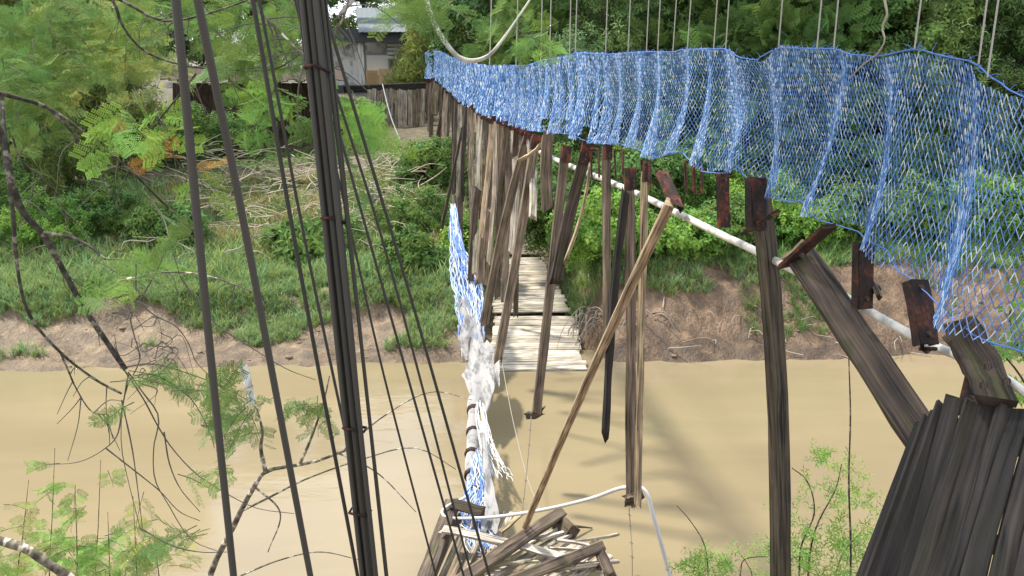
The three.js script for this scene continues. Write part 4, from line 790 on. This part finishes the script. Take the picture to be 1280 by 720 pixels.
  st([[205, 540, 5.2], [212, 580, 5.2], [225, 610, 5.2], [250, 640, 5.2]]);
  st([[190, 250, 5.6], [205, 275, 5.5], [212, 300, 5.3], [225, 345, 5.3]]);
  st([[175, 660, 5], [215, 682, 5], [250, 690, 5], [285, 690, 5]]);
  for (let i = 0; i < 30; i++) { const x = rr(150, 205), y = rr(385, 480), w = rr(10, 40), a = R() * 6.28; br('stem', [[x, y, 5.2 + rr(-.2, .2)], [x + w * Math.cos(a), y + w * Math.sin(a) * .7, 5.2], [x + w * Math.cos(a + 1.3) * 1.3, y + w * Math.sin(a + 1.3) + 12, 5.2 + rr(-.2, .2)]], .0045, .002, M.twig, 12); }
  const twg = []; for (let i = 0; i < 90; i++) { const p = pick(knots), l = rr(.08, .34), d = V(rr(-1, 1), rr(-1.3, .3), rr(-.5, .5)).normalize(), q = p.clone().addScaledVector(d, l * .5); twg.push(tube([p, q.clone().add(V(rr(-.03, .03), rr(-.02, .03), 0)), p.clone().addScaledVector(d, l).add(V(0, -.25 * l, 0))], .004, .0018, 4, 7)); }
  wmesh('twigs', mergeGeometries(twg), M.twig, t).userData.kind = 'stuff';
  // feathery leaves
  const leaves = { mid: [], bright: [], orange: [], yellow: [] };
  const lt = [];
  const cl = (k, x, y, rx, ry, D, n, s = 1, dn = .3) => spray(leaves[k], lt, x, y, rx, ry, D, .9, n, s, dn, tb);
  cl('mid', 40, 45, 80, 80, 7, 420, .75); cl('mid', 15, 130, 46, 50, 6.6, 100, .7); cl('yellow', 110, 10, 60, 40, 8, 150, .8); cl('yellow', 180, 60, 60, 34, 8, 80, .7); cl('mid', 250, 14, 100, 40, 7, 180, .75); cl('mid', 330, 40, 70, 46, 6.2, 150, .75); cl('bright', 330, 118, 28, 22, 5.9, 46, .75); cl('mid', 290, 70, 50, 20, 6.4, 50, .7);
  for (let i = 0; i < 2600; i++) { const a = R() * 6.28, q = Math.sqrt(R()); leaves.mid.push([V(-.9 + 2.9 * q * Math.cos(a), 9.6 + rr(-.8, 1.2), -4.2 + 2.3 * q * Math.sin(a)).sub(tb), V(rr(-1, 1), rr(-.6, .4), rr(-1, 1)).normalize(), rr(.8, 1.3)]); }  // unseen high canopy, added out of view to shade the near boards and cables
  for (const e of [V(-2.5, 9.6, -5.5), V(.2, 9.5, -5), V(1.6, 9.7, -4), V(-1.2, 9.6, -3)]) wmesh('limb', tube([hub2, hub2.clone().lerp(e, .5).add(V(0, .5, 0)), e], .05, .012, 6, 14, .2), M.bark, t);  // limbs added to carry the unseen shading canopy
  cl('yellow', 110, 95, 60, 40, 9, 80, .8); cl('bright', 455, 140, 40, 16, 6, 46); cl('mid', 420, 170, 30, 12, 6, 20);
  cl('mid', 640, 30, 56, 26, 7, 46, .62); cl('bright', 672, 56, 30, 10, 6.8, 18, .6); cl('mid', 560, 6, 40, 10, 7.4, 16, .6); cl('mid', 500, -4, 40, 12, 6.5, 24);
  cl('bright', 160, 148, 24, 12, 6, 12); cl('orange', 212, 172, 12, 12, 6, 7, .8); cl('bright', 210, 155, 24, 24, 6, 16); cl('orange', 145, 152, 8, 6, 6, 3, .7); cl('orange', 262, 210, 10, 6, 6, 3, .7);
  cl('bright', 160, 325, 22, 18, 5.3, 14, .8); cl('bright', 150, 362, 20, 10, 5.3, 8, .7); cl('mid', 215, 300, 26, 30, 5.6, 18, .7);
  cl('mid', 195, 472, 30, 12, 5.2, 22, .7); cl('mid', 325, 520, 58, 40, 5.3, 48, .55, .8); cl('mid', 280, 482, 40, 14, 5.3, 24, .75); cl('mid', 385, 515, 24, 16, 5.4, 14, .7); cl('mid', 215, 662, 26, 12, 5.1, 14, .8); cl('bright', 245, 605, 20, 14, 5.3, 7, .7); cl('mid', 130, 508, 18, 8, 5, 5, .6); cl('bright', 250, 220, 16, 10, 6, 5);
  wmesh('leaf_twigs', mergeGeometries(lt), M.twig, t).userData.kind = 'stuff';
  instances('foliage', G.frond, M.leafMid, leaves.mid, t, .25); instances('foliage', G.frond, M.leafBright, leaves.bright, t, .25); instances('pale_foliage', G.frond, M.leafYellow, leaves.yellow, t, .25); instances('yellowing_foliage', G.frond, M.leafOrange, leaves.orange, t, .2);
  // white scraps caught in branches
  tag(mesh('white_rag', cloth([[303, 456, 7.4], [310, 480, 7.4], [317, 506, 7.4]].map(a => at(...a)), [[0, .06], [.4, .13], [1, .07]], V(1, .2, .3), 61, .05, 16, 6), std(.82, .81, .78)), 'small white rag snagged on a branch near the steel cables', 'rag');
  tag(mesh('plastic_scrap', cloth([[462, 226, 27], [466, 240, 27], [470, 254, 27]].map(a => at(...a)), [[0, .2], [.5, .34], [1, .2]], V(1, .2, 0), 66, .1, 12, 6), M.cloth), 'white plastic scrap among the dry twigs on the bank', 'scrap');
}
// ---------------------------------------------------------------- plants of the near bank
{
  R = rngOf(1100);
  const plant = (name, label, cat, base, stems, leafs, geo, mat, bark = M.bark, tint = .25) => {
    const t = thing(name, label, cat, base); for (const [l, r0, r1] of stems) wmesh('stem', tube(l.map(a => a.isVector3 ? a : at(...a)), r0, r1, 6, 20, .25), bark, t);
    const list = [], lt = []; if (geo === G.frond) { for (const [x, y, rx, ry, D, n, s] of leafs) spray(list, lt, x, y, rx, ry, D, .35, Math.round(n * 1.3), s, 0, base); wmesh('leaf_twigs', mergeGeometries(lt), bark, t).userData.kind = 'stuff'; } else for (const [x, y, rx, ry, D, n, s] of leafs) for (let i = 0; i < n; i++) { const a = R() * 6.28, q = Math.sqrt(R()); list.push([at(x + rx * q * Math.cos(a), y + ry * q * Math.sin(a), D + rr(-.35, .35)).sub(base), V(rr(-1, 1), rr(-.1, .9), rr(-.7, .7)).normalize(), s * rr(.7, 1.2)]); }
    instances('foliage', geo, mat, list, t, tint); return t;
  };
  const nb = (px, D) => { const p = at(px, 760, D); return V(p.x, ground(p.x, D) - .1, -D); };
  const b1 = nb(265, 6.2);
  plant('bare_shrub', 'pale forked shrub branch with dark feathery leaves over the water', 'shrub', b1, [[[b1, [258, 740, 6.3], [290, 662, 6.3], [318, 608, 6.3], [332, 590, 6.3], [390, 578, 6.3], [440, 560, 6.3]], .027, .01], [[[332, 590, 6.3], [326, 560, 6.3], [328, 540, 6.3], [318, 500, 6.3]], .018, .006], [[[375, 580, 6.3], [390, 545, 6.3], [405, 500, 6.3], [412, 470, 6.3]], .012, .004], [[[300, 640, 6.3], [340, 620, 6.2], [380, 600, 6.2], [450, 575, 6.2], [520, 560, 6.2], [575, 590, 6.2]], .009, .003], [[[318, 608, 6.3], [350, 640, 6.2], [335, 690, 6.2]], .009, .004], [[[420, 565, 6.3], [470, 590, 6.3], [520, 640, 6.3]], .008, .003], [[[430, 562, 6.3], [480, 520, 6.4], [540, 490, 6.4], [590, 500, 6.4]], .007, .002], [[[300, 720, 6.1], [350, 700, 6.1], [400, 690, 6.1], [450, 700, 6.1]], .007, .003]],
    [[325, 530, 40, 30, 6.3, 16, .6], [400, 510, 20, 16, 6.3, 8, .6]], G.frond, M.leafMid, M.barkPale);
  const b2 = nb(30, 5.6);
  plant('grey_limb', 'thick grey limb crossing the saplings at the foot of the bank', 'branch', b2, [[[[-160, 640, 5.6], [-60, 660, 5.6], [0, 676, 5.6], [32, 686, 5.6], [58, 703, 5.6], [88, 724, 5.6], [130, 775, 5.6], [160, 830, 5.6]], .03, .04]], [[15, 700, 26, 10, 5.5, 8, .6]], G.frond, M.leafBright, M.barkPale);
  const gS = 'feathery saplings on the near bank', sap = (x0, top, D, n, i) => { const b = nb(x0, D), x1 = x0 + rr(-14, 14); const t = plant('feathery_sapling', 'slender sapling with sparse pale feathery leaves before the brown water', 'sapling', b, [[[b, [x0, 730, D], [lerp(x0, x1, .5), (top + 730) / 2, D], [x1, top, D]], .007, .002]], [[x0, 690, 34, 30, D, n, .6], [x1, top + 90, 32, 70, D, n, .55], [x1, top + 30, 18, 22, D, n * .4, .5]], G.frond, R() < .25 ? M.leafYellow : M.leafBright); t.userData.group = gS; };
  [[22, 600, 7, 22], [62, 560, 7.2, 26], [98, 610, 6.8, 24], [138, 640, 7, 22], [172, 620, 6.6, 22], [200, 660, 6.8, 14], [-10, 640, 6.5, 18], [120, 575, 7.2, 14]].forEach((a, i) => sap(...a, i));
  const b3 = nb(1040, 7);
  plant('leafy_shrub', 'light green fine leaved shrub between tall mossy post and dark boards', 'shrub', b3, [[[b3, [1010, 720, 7], [1020, 660, 7], [1045, 610, 7], [1052, 580, 7]], .012, .004], [[b3, [1000, 690, 7], [1018, 640, 7], [1008, 600, 7], [990, 585, 7]], .01, .004], [[b3, [1050, 700, 7], [1080, 660, 7]], .01, .003]],
    [[1030, 695, 60, 34, 7, 90, .5], [1045, 610, 40, 35, 7, 44, .42], [1080, 660, 30, 45, 7, 34, .42], [1000, 650, 24, 40, 7, 24, .42], [1025, 575, 12, 14, 7, 12, .4]], G.fine, M.leafBright);
  const b4 = nb(890, 7);
  plant('low_shrub', 'low light green shrub tips with bare twigs left of the mossy post', 'shrub', b4, [[[b4, [885, 720, 7], [880, 680, 7], [862, 650, 7], [846, 632, 7]], .007, .003], [[b4, [925, 720, 7], [930, 700, 7], [965, 695, 7]], .008, .004], [[b4, [940, 720, 7], [934, 705, 7], [922, 688, 7]], .006, .002]], [[885, 712, 36, 16, 7, 60, .45], [960, 705, 24, 24, 7, 26, .45]], G.fine, M.leafBright);
  const b5 = nb(1062, 6.4);
  plant('bare_sapling', 'single thin bare upright stem standing in the light green shrub', 'stem', b5, [[[b5, [1063, 720, 6.4], [1061, 600, 6.4], [1063, 520, 6.4], [1061, 448, 6.4]], .011, .005]], [[1064, 720, 14, 12, 6.4, 5, .4]], G.fine, M.leafBright);
  const b6 = V(3.6, ground(3.6, 4) - .1, -4);
  plant('climbing_vine', 'bright green vine leaves climbing at the near end of the net', 'vine', b6, [[[b6, [1330, 560, 3.7], [1290, 470, 3.6], [1262, 400, 3.6], [1272, 360, 3.6]], .008, .003], [[b6, [1300, 520, 3.6], [1250, 440, 3.5], [1225, 425, 3.5]], .006, .003]], [[1262, 440, 30, 16, 3.5, 26, .34], [1266, 390, 14, 34, 3.6, 18, .3], [1262, 500, 24, 14, 3.6, 14, .32], [1300, 470, 30, 60, 3.6, 40, .34]], G.broadSmall, M.leafBright);
}
renderer.render(scene, camera);
